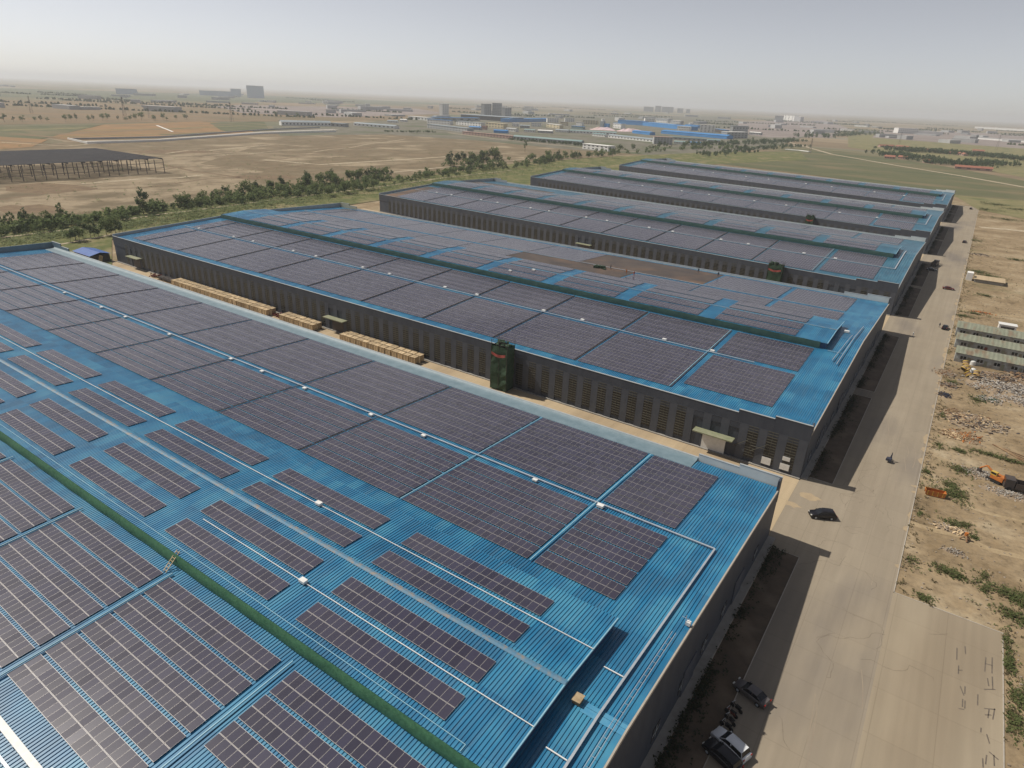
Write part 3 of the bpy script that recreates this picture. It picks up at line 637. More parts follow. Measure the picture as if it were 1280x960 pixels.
# bare brown roof patch of hall 2 (brown sheets laid over the blue)
yr2 = NY[1]+W
def patch(x0, x1, y0, y1, m, name='brown_roof_patch', dz=.06, hall=None, yr=None):
    yr = yr or yr2
    return MB().poly([(x0, y0, rz_(yr, y0)+dz), (x1, y0, rz_(yr, y0)+dz), (x1, y1, rz_(yr, y1)+dz), (x0, y1, rz_(yr, y1)+dz)]).build(name, m, hall or t)
brown_sheet = mat('brown_roof_sheet', (.050, .040, .038), (.085, .064, .052), .12, rough=.85, c3=(.15, .09, .055), sc3=.05)
patch(-134, -83, 99.5, 120.4, brown_sheet); patch(-108, -57.5, 120.6, 146.5, brown_sheet, dz=.064); patch(-205, -190, 128, 138, brown_sheet)
patch(-172, -141, 121, 128, brown_sheet); patch(-139, -122, 122, 127, brown_sheet)
SKEW = SK[2]
patch(-XL[2]*-1+2, -225, NY[2]+2*W-42, NY[2]+2*W-20, brown_sheet, hall=halls[2], yr=NY[2]+W)  # brown here is the warm sky reflection painted on the left roof end
patch(XL[2]+2, XL[2]+16, NY[2]+2, NY[2]+44, brown_sheet, hall=halls[2], yr=NY[2]+W)

SKEW = 0.0
# ------------------------------------------------------------------ solar arrays
PW, PL = .995, 1.62
def panel(mb, x, y, z, s, z_off=0.0):
    """one module, frame ring + cell face, lying along slope s (dz/dy); x,y = its low corner"""
    a, b, c, d = (x+.006, y+.006), (x+PW-.006, y+.006), (x+PW-.006, y+PL-.006), (x+.006, y+PL-.006); e = .014; e2 = .034
    Z = lambda p, o=0: z+(p[1]-y)*s+o
    n = len(mb.v)
    ins = [(a[0]+e, a[1]+e2), (b[0]-e, b[1]+e2), (c[0]-e, c[1]-e2), (d[0]+e, d[1]-e2)]
    for p in (a, b, c, d): mb.v.append((p[0], p[1], Z(p)))
    for p in ins: mb.v.append((p[0], p[1], Z(p)))
    for i in range(4):
        j = (i+1) % 4; mb.f.append((n+i, n+j, n+4+j, n+4+i)); mb.m.append(1)
    m = len(mb.v)
    for p in ins: mb.v.append((p[0], p[1], Z(p, -.002)))
    mb.f.append((m, m+1, m+2, m+3)); mb.m.append(0)
    q = len(mb.v)
    for p in (a, b, c, d): mb.v.append((p[0], p[1], Z(p, -.04)))
    for i in range(4):
        j = (i+1) % 4; mb.f.append((q+i, q+j, n+j, n+i)); mb.m.append(1)
PM = [M['cell'], M['frame']]
_cache = {}
def panels_mesh(cols, rows_, s, name, gap2=0.0):
    key = (cols, rows_, round(s, 4), round(gap2, 3), SKEW)
    if key in _cache: return _cache[key]
    mb = MB()
    for r in range(rows_):
        y = r*(PL+.02)+(r//2)*gap2
        for c in range(cols): panel(mb, c*1.01, y, y*s, s)
    o = mb.build(name, PM); me = o.data; bpy.data.objects.remove(o); _cache[key] = me; return me
def link(name, me, parent=None, loc=(0, 0, 0)):
    o = bpy.data.objects.new(name, me); C.objects.link(o); o.location = sk(loc)
    if parent: o.parent = parent
    return o
LIFT = .17
def rails(cols, y0, y1, s):
    key = ('rail', cols, round(y1-y0, 2), round(s, 4))
    if key in _cache: return _cache[key]
    b = MB(); L_ = cols*1.01
    for yy in (.35, PL-.35, PL+.37, 2*PL-.33):
        b.box(0, L_, yy-.03, yy+.03, yy*s-LIFT+.01, yy*s-.05)
    o = b.build('rail', M['galv']); me = o.data; bpy.data.objects.remove(o); _cache[key] = me; return me
def strip_array(x0, y0, z0, s, cols, label, group, parts, nrow=2):
    """a mounted strip two modules deep; x0,y0 = low corner, s = slope"""
    t = empty('solar_array', (x0, y0, z0+LIFT)); tag(t, label, 'solar array', group)
    if parts:
        for r in range(2):
            for c in range(cols):
                me = panels_mesh(1, 1, s, 'solar_panel')
                y = r*(PL+.02); link('solar_panel', me, t, (c*1.01, y, y*s))
    else:
        me = panels_mesh(cols, nrow, s, 'solar_array'); bpy.data.objects.remove(t); return tag(link('solar_array', me, None, (x0, y0, z0+LIFT)), label, 'solar array', group)
    if parts: link('rail', rails(cols, 0, 2*PL, s), t)
    return t
def block_array(x0, y0, z0, s, cols, pairs, pitch, label, group, parts):
    if parts:
        t = empty('solar_array', (x0, y0, z0+LIFT)); tag(t, label, 'solar array', group)
        me = panels_mesh(cols, 2, s, 'panel_row')
        for i in range(pairs): link('panel_row', me, t, (0, i*pitch, i*pitch*s))
        return t
    me = panels_mesh(cols, 2*pairs, s, 'solar_array', pitch-2*(PL+.02))
    return tag(link('solar_array', me, None, (x0, y0, z0+LIFT)), label, 'solar array', group)
def slope(yr, y): return S if y < yr else -S
G1 = 'solar blocks on the main roof slopes'; G2 = 'solar strips on the raised middle roofs'; G3 = 'solar strips on the near slope of the nearest hall'
# nearest hall, far slope: blocks split by the white cable tray
h = 0; yr = NY[0]+W
def zof(yr, y): return rz_(yr, y)
nb = 11
for i in range(nb):
    xr = -22.2-24*(i-1)-1.0 if i else -9.9
    cols = 23 if i else 12
    x0 = xr-cols*1.01+.3
    if x0 < XL[0]+6:
        cols = int((xr-XL[0]-6)/1.01); x0 = xr-cols*1.01+.3
        if cols < 5: break
    nm = ordn(i)+' from the road'
    y = -24.5
    block_array(x0, y, zof(yr, y), -S, cols, 6, 3.47, f'eave side solar block of the nearest hall, beyond its white tray, {nm}', G1, i < 6)
    y = -45.1
    block_array(x0, y, zof(yr, y), -S, cols, 5, 3.6, f'solar block on this side of the nearest hall tray, {nm}', G1, i < 6)
# raised roof strips of the nearest hall
STR = [(6.6, 'far outer'), (1.2, 'far inner'), (-5.4, 'near inner'), (-10.65, 'near outer')]
STR3 = [(6.8, 'far outer'), (.95, 'far inner'), (-5.85, 'near inner'), (-11.6, 'near outer')]
FAR = []
def mstrips(k, X0, pitch, cols, nbay, parts):
    yr = NY[k]+W
    for i in range(nbay):
        xr = X0-pitch*i
        for dy, nm in (STR if k == 0 else STR3):
            y = yr+dy; s = slope(yr, y+.1); z = zof(yr, y)+MD
            x0 = xr-cols*1.01
            if x0 < XL[k]+5: continue
            if k > 1: FAR.append((x0, y, z+LIFT, s, cols, SK[k])); continue
            if k == 1: strip_array(x0, y, z, s, cols, f'{nm} solar strip on the {NAME[k]} hall raised roof, {ordn(i)} from the road', G2, False, 3); continue
            strip_array(x0, y, z, s, cols, f'{nm} solar strip on the {NAME[k]} hall raised roof, {ordn(i)} from the road', G2, parts and i < 4)
mstrips(0, -14.5, 27.3, 22, 9, True)
# nearest hall, near slope
for i in range(6):
    xr = -33.8-23.6*(i-1)-.9 if i else -10.2
    cols = 22; x0 = xr-cols*1.01
    for j in range(5):
        y = -79.45-3.68*j; 
        if i == 0 and j > 2: continue
        strip_array(x0, y, zof(yr, y), S, cols, f'{ordn(j)} solar strip below the green net, {ordn(i)} bay from the road', G3, i < 4)
    if i > 1:
        for j in range(3):
            y = -100.9-3.55*j
            strip_array(x0, y, zof(yr, y), S, cols, f'{ordn(j)} solar strip below the wide white tray, {ordn(i)} bay from the road', G3, i < 4)
# the other halls
for k in range(1, 5):
    SKEW = SK[k]; yr = NY[k]+W; yn = NY[k]; X0 = -32.0; pit = 25.4; cols = 24
    for i in range(13):
        xr = X0-pit*(i-1)-.3 if i else -9.8
        c = cols if i else 20; x0 = xr-c*1.01
        if x0 < XL[k]+6:
            c = int((xr-XL[k]-7)/1.04); x0 = xr-c*1.037
            if c < 5: break
        nm = f'{ordn(i)} from the road'
        pairs = 7 if i else 6; y = yn+ (4.0 if i else 7.5)
        block_array(x0, y, zof(yr, y), S, c, pairs, 3.45, f'near eave solar block of the {NAME[k]} hall, {nm}', G1, k == 1 and i < 4).scale.x = 1.0 if i == 0 else 1.027
        y = yn+30.4
        block_array(x0, y, zof(yr, y), S, c, 5, 3.6, f'solar block just before the raised roof of the {NAME[k]} hall, {nm}', G1, k == 1 and i < 4).scale.x = 1.0 if i == 0 else 1.027
        # far slope
        y = yr+14.0; nfar = 5
        if not (k == 1 and i in (3, 4)):
            block_array(x0, y, zof(yr, y), -S, c, 5, 3.6, f'solar block just behind the raised roof of the {NAME[k]} hall, {nm}', G1, False).scale.x = 1.0 if i == 0 else 1.027
        y = yr+35.0
        if not (k == 1 and i in (2, 3)) and not (k == 2 and i > 7):
            block_array(x0, y, zof(yr, y), -S, c, 7, 3.45, f'far eave solar block of the {NAME[k]} hall, {nm}', G1, False).scale.x = 1.0 if i == 0 else 1.027
    mstrips(k, -15.5, 27.2, 22, 10, False)
SKEW = 0.0

fm = MB()
for x0, y0, z0, s_, cols, q_ in FAR:
    n0 = len(fm.v)
    for r in range(3):
        for c in range(cols):
            panel(fm, x0+c*1.01, y0+r*(PL+.02), z0+r*(PL+.02)*s_, s_)
    fm.v[n0:] = [(p[0], p[1]-q_*p[0], p[2]) for p in fm.v[n0:]]
tag(fm.build('distant_solar_strips', PM), None, None, None, 'stuff')

# ------------------------------------------------------------------ trays, boxes and wires on the roofs
def tray(name, pts, wd, hgt, m, yr, dz, label, cat, group=None, brk=True):
    b = MB()
    P = []
    for (x0, y0), (x1, y1) in zip(pts[:-1], pts[1:]):
        cuts = [0, 1]
        if (y0-yr)*(y1-yr) < 0: cuts = [0, (yr-y0)/(y1-y0), 1]
        for a, c in zip(cuts[:-1], cuts[1:]):
            P.append(((x0+(x1-x0)*a, y0+(y1-y0)*a), (x0+(x1-x0)*c, y0+(y1-y0)*c)))
    for (x0, y0), (x1, y1) in P:
        z0, z1 = rz_(yr, y0)+dz, rz_(yr, y1)+dz; d = Vector((x1-x0, y1-y0, 0)).normalized(); n = Vector((-d.y, d.x, 0))*wd/2
        A = [Vector((x0, y0, z0))-d*wd/2*0-n, Vector((x0, y0, z0))+n]; B = [Vector((x1, y1, z1))-n, Vector((x1, y1, z1))+n]; up = Vector((0, 0, hgt))
        b.poly([A[0]+up, B[0]+up, B[1]+up, A[1]+up]); b.poly([A[0], B[0], B[0]+up, A[0]+up]); b.poly([A[1], A[1]+up, B[1]+up, B[1]]); b.poly([A[0], A[0]+up, A[1]+up, A[1]]); b.poly([B[0], B[1], B[1]+up, B[0]+up])
        L = (Vector((x1, y1, 0))-Vector((x0, y0, 0))).length
        if wd > .2 and L < 400:
            for q in np.arange(1, L, 3.0):
                p = Vector((x0, y0, z0)).lerp(Vector((x1, y1, z1)), q/L)
                b.cbox(p.x, p.y, p.z-dz, .10, wd*1.1, dz, math.atan2(d.y, d.x))
    return tag(b.build(name, m), label, cat, group)
def cbx(x, y, yr, extra, label, s=1.0):
    z = rz_(yr, y)+extra
    t = empty('junction_box', (x, y, z)); tag(t, label, 'junction box', 'white junction boxes beside the roof trays')
    MB().box(-.55*s, .55*s, -.38*s, .38*s, .12, .52*s).build('cabinet', M['white'], t)
    b = MB()
    for q in (-.4*s, .4*s): b.box(q-.04, q+.04, -.3*s, .3*s, 0, .12)
    b.build('foot', M['galv'], t); return t
yr = NY[0]+W
tray('cable_tray', [(XL[0]+2, -25.9), (-3.0, -25.9), (-3.0, -98.5), (XL[0]+60, -98.5)], .26, .12, M['galv'], yr, .22, 'long pale cable tray along the nearest hall roof, turning at its right end', 'cable tray')
tray('cable_tray', [(-150, -97.0), (-38, -97.0)], .68, .16, M['white'], yr, .25, 'wide bright white tray at the lower left corner of the picture', 'cable tray')
tray('cable_conduit', [(-262, yr+5.9), (MX, yr+5.9)], .085, .08, M['white'], yr, MD+.1, 'thin white conduit on the far side of the raised roof of the nearest hall', 'conduit')
tray('cable_conduit', [(-62, yr-6.2), (MX, yr-6.2)], .085, .08, M['white'], yr, MD+.1, 'thin white conduit on the near side of the raised roof of the nearest hall', 'conduit')
tray('cable_conduit', [(-262, yr-11.4), (-11.3, yr-11.4), (-11.3, yr-12.2)], .07, .05, M['blue_line'], yr, MD+.04, 'pale blue cable near the green net edge of the raised roof', 'conduit')
tray('cable_conduit', [(MX+1.5, yr+5.9), (-3.2, yr+5.9)], .12, .10, M['white'], yr, .12, 'short white conduit from the raised roof to the tray, far one', 'conduit')
tray('cable_conduit', [(MX+1.5, yr-6.2), (-3.2, yr-6.2)], .12, .10, M['white'], yr, .12, 'short white conduit from the raised roof to the tray, near one', 'conduit')
for i in range(10):
    x = -22.3-24*i
    tray('roof_cross_tray', [(x, -4.0), (x, -45.3)], .13, .12, M['blue_line'] if i < 2 else M['steel_dark'], yr, .2, f'{ordn(i)} narrow cross tray on the far slope of the nearest hall', 'cable tray', 'trays in the joints of the arrays')  # dark trays carry the shadow of the array joints in their colour
for i in range(5):
    x = -33.8-23.6*i+.35
    tray('roof_cross_tray', [(x, -75.6), (x, -95.6)], .11, .16, M['blue_line'], yr, .2, f'{ordn(i)} bright cross tray below the green net of the nearest hall', 'cable tray', 'trays in the joints of the arrays')
bx = [(-21.2, -26.6), (-33.5, -26.6), (-58.3, -26.6), (-72.1, -26.6), (-92, -26.6), (-106.5, -26.6), (-118.1, -26.6), (-144, -26.6), (-165.5, -26.6), (-178.5, -26.6), (-200.3, -26.6)]
for i, (x, y) in enumerate(bx): cbx(x, y, yr, .05, f'{ordn(i)} junction box from the road beside the far slope tray of the nearest hall', .8 if i else 1.0)
cbx(-40.5, -96.7, yr, .25, 'cream junction box on the wide white tray at lower left', 1.25)
cbx(-52.3, yr+5.9, yr, MD+.05, 'white junction box on the far conduit of the raised roof', .9)
cbx(-40.8, yr-6.2, yr, MD+.05, 'white junction box on the near conduit of the raised roof', .9)
# roof hatch, walkway paint, edge rail and wooden ladder on the nearest hall
t = empty('roof_hatch', (-5.6, yr+.1, rz_(yr, yr)+.02)); tag(t, 'small yellowish plywood hatch in the shadow beside the raised roof end', 'hatch')
MB().box(-.42, .42, -.5, .5, 0, .44).build('curb', M['timber_dark'], t); MB().cbox(0, 0, .46, 1.0, 1.2, .08, 0, 0, .06).build('lid', M['timber'], t)
MB().poly([(-4.9, yr-.8, rz_(yr, yr-.8)+.03), (0, yr-.8, rz_(yr, yr-.8)+.03), (0, yr-.02, rz_(yr, yr)+.03), (-4.9, yr-.02, rz_(yr, yr)+.03)]).poly([(-4.9, yr+.02, rz_(yr, yr)+.03), (0, yr+.02, rz_(yr, yr)+.03), (0, yr+.6, rz_(yr, yr+.6)+.03), (-4.9, yr+.6, rz_(yr, yr+.6)+.03)]).build('ridge_flashing', mat('blue_flashing', (.05, .24, .42), (.09, .30, .46), 1., rough=.5), halls[0])
t = empty('edge_ladder', (-1.3, 0, 0)); tag(t, 'long thin metal ladder lying along the right edge of the nearest roof', 'ladder')
lb = MB(); rg = MB()
ya, yb = -46.0, -88.0; za, zb = rz_(yr, ya)+.35, rz_(yr, yb)+.35
for s_ in (-.22, .22): lb.tube((s_, ya, za), (s_, yr, rz_(yr, yr)+.35), .035, 5); lb.tube((s_, yr, rz_(yr, yr)+.35), (s_, yb, zb), .035, 5)
for y in np.arange(yb, ya, 1.2): z = rz_(yr, y)+.35; rg.tube((-.22, y, z), (.22, y, z), .025, 4, cap=False); rg.tube((0.22, y, z), (.22, y, z-.33), .02, 4, cap=False) if int(y*5) % 3 == 0 else None
lb.build('side_rail', M['galv'], t); rg.build('rung', M['galv'], t)
t = empty('lightning_mast', (-.8, -43.6, rz_(yr, -43.6))); tag(t, 'small white antenna box on a post at the right edge of the nearest roof', 'antenna')
MB().tube((0, 0, 0), (0, 0, 1.5), .05).tube((-.5, 0, 1.1), (.5, 0, 1.1), .03).build('mast', M['galv'], t); MB().box(.1, .6, -.2, .3, .2, .7).build('control_box', M['white'], t)
t = empty('wooden_ladder', (-58.4, yr-MH-.9, rz_(yr, yr-MH))); tag(t, 'small wooden ladder leaning on the green net of the nearest hall', 'ladder')
lb = MB(); rg = MB()
for s_ in (-.3, .3): lb.tube((s_, -.9, 0), (s_, 1.3, 2.0), .06, 5)
for i in range(7): f_ = (i+.5)/7; rg.tube((-.3, -.9+2.2*f_, 2*f_), (.3, -.9+2.2*f_, 2*f_), .045, 5)
lb.build('side_rail', M['timber'], t); rg.build('rung', M['timber'], t)
# other halls
for k in range(1, 5):
    SKEW = SK[k]; yr = NY[k]+W; yn = NY[k]; nm = NAME[k]
    tray('cable_tray', [(XL[k]+4, yn+29.2), (-4.6 if k > 1 else -20, yn+29.2)]+([(-4.6, yr+8)] if k > 1 else []), .32 if k == 1 else .45, .12, M['galv'], yr, .22, f'pale cable tray along the near slope of the {nm} hall', 'cable tray')
    tray('cable_tray', [(XL[k]+4, yr+33.6), (-10, yr+33.6)], .3, .12, M['galv'], yr, .2, f'thin cable tray along the far slope of the {nm} hall', 'cable tray')
    for i in range(0, 10):
        x = -32.0-25.4*i+.0
        if k < 3: tray('roof_cross_tray', [(x, yn+3.8), (x, yr-MH-1.2)], .14, .12, M['blue_line'] if i == 0 else M['steel_dark'], yr, .2, f'{ordn(i)} narrow cross tray from the road on the {nm} hall', 'cable tray', 'trays in the joints of the arrays')  # all but the first are dark: joint-gap shadow painted into the tray
    for i in range(14 if k < 3 else 9):
        x = -31-(19.3 if k < 3 else 28)*i+(6 if i % 2 else 0)+(3 if k == 2 else 0); 
        if x > XL[k]+8: cbx(x, yn+29.9, yr, .05, f'{ordn(i)} junction box from the road on the {nm} hall tray', 1.0+.2*(k > 1))
SKEW = SK[1]
for i, (x, y) in enumerate(((-112, 66.0+12.6), (-106, 84.5))): cbx(x, y, NY[1]+W, MD+.05, ['white junction box in the front gap of the second hall raised roof', 'white junction box in the rear gap of the second hall raised roof'][i])
cbx(-5.2, NY[1]+W+6, NY[1]+W, .05, 'white junction box right of the raised roof of the second hall', 1.2)
yr = NY[1]+W
tray('roof_pipe', [(-2.8, yr-22), (-2.2, yr+16)], .14, .2, M['galv'], yr, .4, 'thin pale pipe along the right roof edge of the second hall, outer one', 'pipe')
tray('roof_pipe', [(-4.2, yr-20), (-3.2, yr+2)], .12, .2, M['galv'], yr, .4, 'thin pale pipe along the right roof edge of the second hall, inner one', 'pipe')
tray('roof_pipe', [(MX+.4, yr-13), (-3.0, yr-13)], .14, .14, M['blue_line'], yr, .1, 'thin pipe crossing to the raised roof corner of the second hall', 'pipe')

SKEW = 0.0
# ------------------------------------------------------------------ alley: crates, netted hoist, shed
def crate(label=None):
    t = empty('wooden_crate'); tag(t, label, 'crate', 'wooden crates in rows between the halls')
    b = MB(); b.box(-1.0, 1.0, -.85, .85, .14, 2.05); b.build('box', M['timber'], t)
    s_ = MB()
    for x in (-.96, 0, .96): s_.box(x-.07, x+.07, -.90, -.852, .14, 2.05); s_.box(x-.07, x+.07, -.9, .9, 2.052, 2.10)
    for y in (-.83, .83): s_.box(-1.03, 1.03, y-.07, y+.07, 2.102, 2.15)
    s_.build('batten', mat('crate_batten', (.52, .40, .24), (.62, .49, .32), 2, rough=.9), t)
    p = MB()
    for y in (-.75, 0, .75): p.box(-1, 1, y-.1, y+.1, .0, .14)
    p.build('skid', M['timber_dark'], t)
    return t
c0 = crate(); cch = [(c, []) for c in kids(c0)]; first = True; ci = 0
for x0, x1, nm in ((-226, -170, 'longest row at left'), (-162, -146, 'short middle row'), (-133, -103, 'row at right')):
    n = int((x1-x0)/2.4); 
    for i in range(n+1):
        for j, side in enumerate(('front', 'back')):
            loc = (x0+2.4*i+R.uniform(-.12, .12), 20.9+2.1*j-.4, .04); rz = R.gauss(0, .03)
            lab = f'{ordn(i)} pale crate from the left, {side} line, {nm}'
            if first: c0.location = loc; c0.rotation_euler.z = rz; c0['label'] = lab; first = False
            else: dup(c0, cch, loc, rz, lab)
            ci += 1
def hoist(x, y, hgt, wd, dp, label):
    t = empty('scaffold_tower', (x, y, 0)); tag(t, label, 'scaffold tower', 'netted scaffold towers against the halls')
    n = MB(); N_ = 10
    ring = [(-wd/2, -dp/2), (-wd/6, -dp/2-.08), (wd/6, -dp/2+.05), (wd/2, -dp/2), (wd/2, 0), (wd/2, dp/2), (-wd/2, dp/2), (-wd/2, 0)]
    rows = []
    for i in range(N_+1):
        z = .3+(hgt-.3)*i/N_; rows.append([(a+R.gauss(0, .08), b_+R.gauss(0, .08), z) for a, b_ in ring])
    n.grid(rows, closed=True); n.build('netting', M['dark_net'], t)
    f = MB()
    for a, b_ in ((-wd/2, -dp/2), (wd/2, -dp/2), (wd/2, dp/2), (-wd/2, dp/2), (0, -dp/2)): f.tube((a, b_, 0), (a, b_, hgt+1.6), .06, 5)
    for z in (hgt+.5, hgt+1.2): f.tube((-wd/2, -dp/2, z), (wd/2, -dp/2, z), .04, 4); f.tube((-wd/2, dp/2, z), (wd/2, dp/2, z), .04, 4); f.tube((-wd/2, -dp/2, z), (-wd/2, dp/2, z), .04, 4)
    f.build('pole', M['steel_dark'], t)
    d = MB()
    for _ in range(14): d.cbox(R.uniform(-wd/2+.4, wd/2-.4), R.uniform(-dp/2+.4, dp/2-.4), hgt-.1, R.uniform(.4, 1.3), R.uniform(.3, .9), R.uniform(.2, 1.0), R.uniform(0, 3))
    o = d.build('stored_material', M['dark_net'], t)
    bn = MB(); rows = []
    for j in range(2):
        rows.append([(-wd/2+.3+(wd-.6)*i/12, -dp/2-.28+.05*math.sin(i), hgt-1.6-.75*j-.5*math.sin(math.pi*i/12)) for i in range(13)])
    bn.grid(rows); bn.build('banner', M['red'], t)
    return t
hoist(-74.8, 22.2, 12.2, 5.0, 3.4, 'dark green netted scaffold tower with a red banner in the nearest alley')
hoist(-45.0, NY[2]-2.2+45*.085, 12.0, 5.6, 3.4, 'netted scaffold tower with red banner before the third hall')
hoist(-64.0, NY[3]-2.0+64*.16, 11.8, 4.5, 3.2, 'small netted scaffold tower before the fourth hall')
t = empty('site_shed', (-287, 19.5, 0)); tag(t, 'low blue roofed shed at the left end of the nearest alley', 'shed')
MB().box(-7, 7, -3.8, 3.8, .04, 3.2).build('wall', M['steel_dark'], t)
rf = MB(); rf.poly([(-7.5, -4.4, 3.3), (7.5, -4.4, 3.3), (7.5, 0, 4.3), (-7.5, 0, 4.3)]).poly([(-7.5, 0, 4.3), (7.5, 0, 4.3), (7.5, 4.4, 3.3), (-7.5, 4.4, 3.3)]); rf.build('roof', mat('cobalt_roof', (.015, .06, .30), (.02, .12, .36), .3, rough=.45), t)
t = empty('timber_stack', (-277, 17.8, 0)); tag(t, 'leaning pale poles stacked beside the blue shed', 'timber stack')
for i in range(7): MB().tube((-1.5+i*.5, -.6, .0), (-1.2+i*.45, .8, 3.6), .09, 5).build('pole', M['timber'], t)
# dark machinery bundle by the crates
for i, (dx, lab) in enumerate(((-237, 'leftmost dark steel pallet load by the long crate row'), (-233.6, 'middle dark steel pallet load by the long crate row'), (-230.4, 'dark steel pallet load touching the long crate row'))):
    t = empty('steel_load', (dx, 21.6, .04)); tag(t, lab, 'pallet load', 'dark pallet loads by the crates')
    MB().cbox(0, 0, 0, 2.8, 2.4, .2, .1).build('pallet', M['timber_dark'], t)
    for q in range(5): MB().tube((-1.1+.55*q, -1.1, .8+.25*(q % 2)), (-1.0+.55*q, 1.1, .8+.3*((q+1) % 2)), .42, 8).build('coil', M['steel_dark'], t)
for x, lab in ((-167.0, 'red and brown scrap heap between the long and middle crate rows'), (-243, 'low reddish scrap heap at the left of the pallet loads')):
    t = empty('scrap_heap', (x, 22, .04)); tag(t, lab, 'scrap heap')
    b = MB()
    for _ in range(26): b.cbox(R.gauss(0, 1.2), R.gauss(0, .8), R.uniform(0, .7), R.uniform(.4, 1.6), R.uniform(.1, .5), R.uniform(.1, .4), R.uniform(0, 3), 0, R.uniform(-.3, .3))
    o = b.build('scrap', M['car_red'], t); o['kind'] = 'stuff'

# ------------------------------------------------------------------ vehicles
def car(name, body_m, label, cat, kind='suv', group='cars on and beside the road'):
    t = empty(name); tag(t, label, cat, group)
    L_, Wd, Ht = (4.75, 1.88, 1.68) if kind == 'suv' else (4.6, 1.8, 1.45)
    hw = Wd/2
    if kind == 'suv': prof = [(-2.35, .42), (-2.36, .80), (-2.28, 1.02), (-2.18, 1.05), (-1.0, 1.10), (.2, 1.12), (1.25, 1.04), (2.1, .92), (2.33, .72), (2.36, .42)]
    else: prof = [(-2.28, .38), (-2.3, .72), (-2.2, .92), (-1.5, .96), (.0, .96), (1.1, .92), (2.0, .78), (2.26, .62), (2.3, .36)]
    b = MB(); rows = []
    for x, z in prof:
        tp = 1-.10*(abs(x)/2.36)**4
        rows.append([(x, -hw*tp*.93, .28), (x, -hw*tp, min(.55, z)), (x, -hw*tp*.98, max(.3, z-.08)), (x, -hw*tp*.88, z), (x, 0, z+.03), (x, hw*tp*.88, z), (x, hw*tp*.98, max(.3, z-.08)), (x, hw*tp, min(.55, z)), (x, hw*tp*.93, .28)])
    b.grid(rows); b.poly([r for r in rows[0]][::-1]); b.poly(rows[-1])
    bo = b.build('body', body_m, t, smooth=True)
    md = bo.modifiers.new('bevel', 'EDGE_SPLIT'); md.split_angle = math.radians(40)
    # greenhouse: glass block with a painted roof
    if kind == 'suv': gp = [(-2.12, 1.02), (-1.85, 1.55), (-.2, 1.60), (.45, 1.55), (1.2, 1.04)]
    else: gp = [(-1.75, .93), (-1.05, 1.36), (.0, 1.40), (.4, 1.36), (1.2, .9)]
    g = MB(); rows = [[(x, -hw*(.90 if z < 1.2 else .74), z), (x, hw*(.90 if z < 1.2 else .74), z)] for x, z in gp]
    g.grid(rows)
    for s_ in (0, 1): g.poly([r[s_] for r in rows])
    g.build('window', M['glass'], t)
    rf = MB(); xs = [p[0] for p in gp[1:-1]]
    rf.grid([[(x, -hw*.75, z+.02), (x, 0, z+.06), (x, hw*.75, z+.02)] for x, z in gp[1:-1]])
    for s_ in (-1, 1):
        for i in (0, 3):
            (xa, za), (xb, zb) = gp[i], gp[i+1]; ya, yb = (hw*(.905 if za < 1.2 else .745))*s_, (hw*(.905 if zb < 1.2 else .745))*s_
            rf.poly([(xa-.05, ya, za), (xa+.08, ya, za), (xb+.08, yb, zb+.02), (xb-.05, yb, zb+.02)])
        rf.box(-.45, -.33, s_*hw*.80-.02, s_*hw*.80+.02, 1.0, gp[2][1]-.02)
        if kind == 'suv': rf.tube((-1.5, s_*hw*.68, 1.66), (.1, s_*hw*.68, 1.68), .025, 5)
    rf.build('roof', body_m, t)
    for sx in (-1.42, 1.45):
        for s_ in (-1, 1):
            wh = MB().tube((sx, s_*(hw-.22), .34), (sx, s_*(hw+.01), .34), .34, 14).build('wheel', M['tyre'], t)
            MB().tube((sx, s_*(hw-.02), .34), (sx, s_*(hw+.025), .34), .20, 10).build('rim', M['galv'], wh)
    for s_ in (-1, 1):
        MB().box(2.18, 2.345, s_*.62-.18, s_*.62+.18, .66, .80).build('headlight', M['lamp'], t)
        MB().box(-2.375, -2.28, s_*.70-.12, s_*.70+.12, .78, 1.0).build('tail_light', M['tail'], t)
        MB().cbox(.85, s_*(hw+.1), 1.0, .14, .2, .14).build('mirror', body_m, t)
    return t
def place(t, x, y, deg, z=.056): t.location = (x, y, z); t.rotation_euler.z = math.radians(deg); return t
place(car('parked_car', M['car_black'], 'black car crossing the lit road junction by the nearest hall corner', 'car', 'suv'), 6.6, 12.6, 209)
place(car('parked_car', M['car_grey'], 'dark grey car parked alone in the shade beside the soil bed', 'car', 'sedan'), 7.5, -36.9, 163)
place(car('parked_car', M['car_white'], 'white car with a bright tail parked in the shade, bottom of picture', 'car', 'suv'), 7.65, -46.0, 160)
place(car('parked_car', M['car_black'], 'black car parked against the white car', 'car', 'suv'), 7.3, -48.1, 160)
def small_car(x, y, deg, m, label, kind='sedan'): return place(car('parked_car', m, label, 'car', kind), x, y, deg)
small_car(18.2, 168.5, 85, M['car_black'], 'small black car by the dormitory corner at the road edge')
small_car(15.8, 237.5, 5, M['car_red'], 'small dull car crossing the road before the third hall')
small_car(16.9, 383.5, 80, M['car_black'], 'small dark car near the far road edge')
small_car(14.9, 577, 85, M['car_black'], 'tiny dark car at the far end of the road')
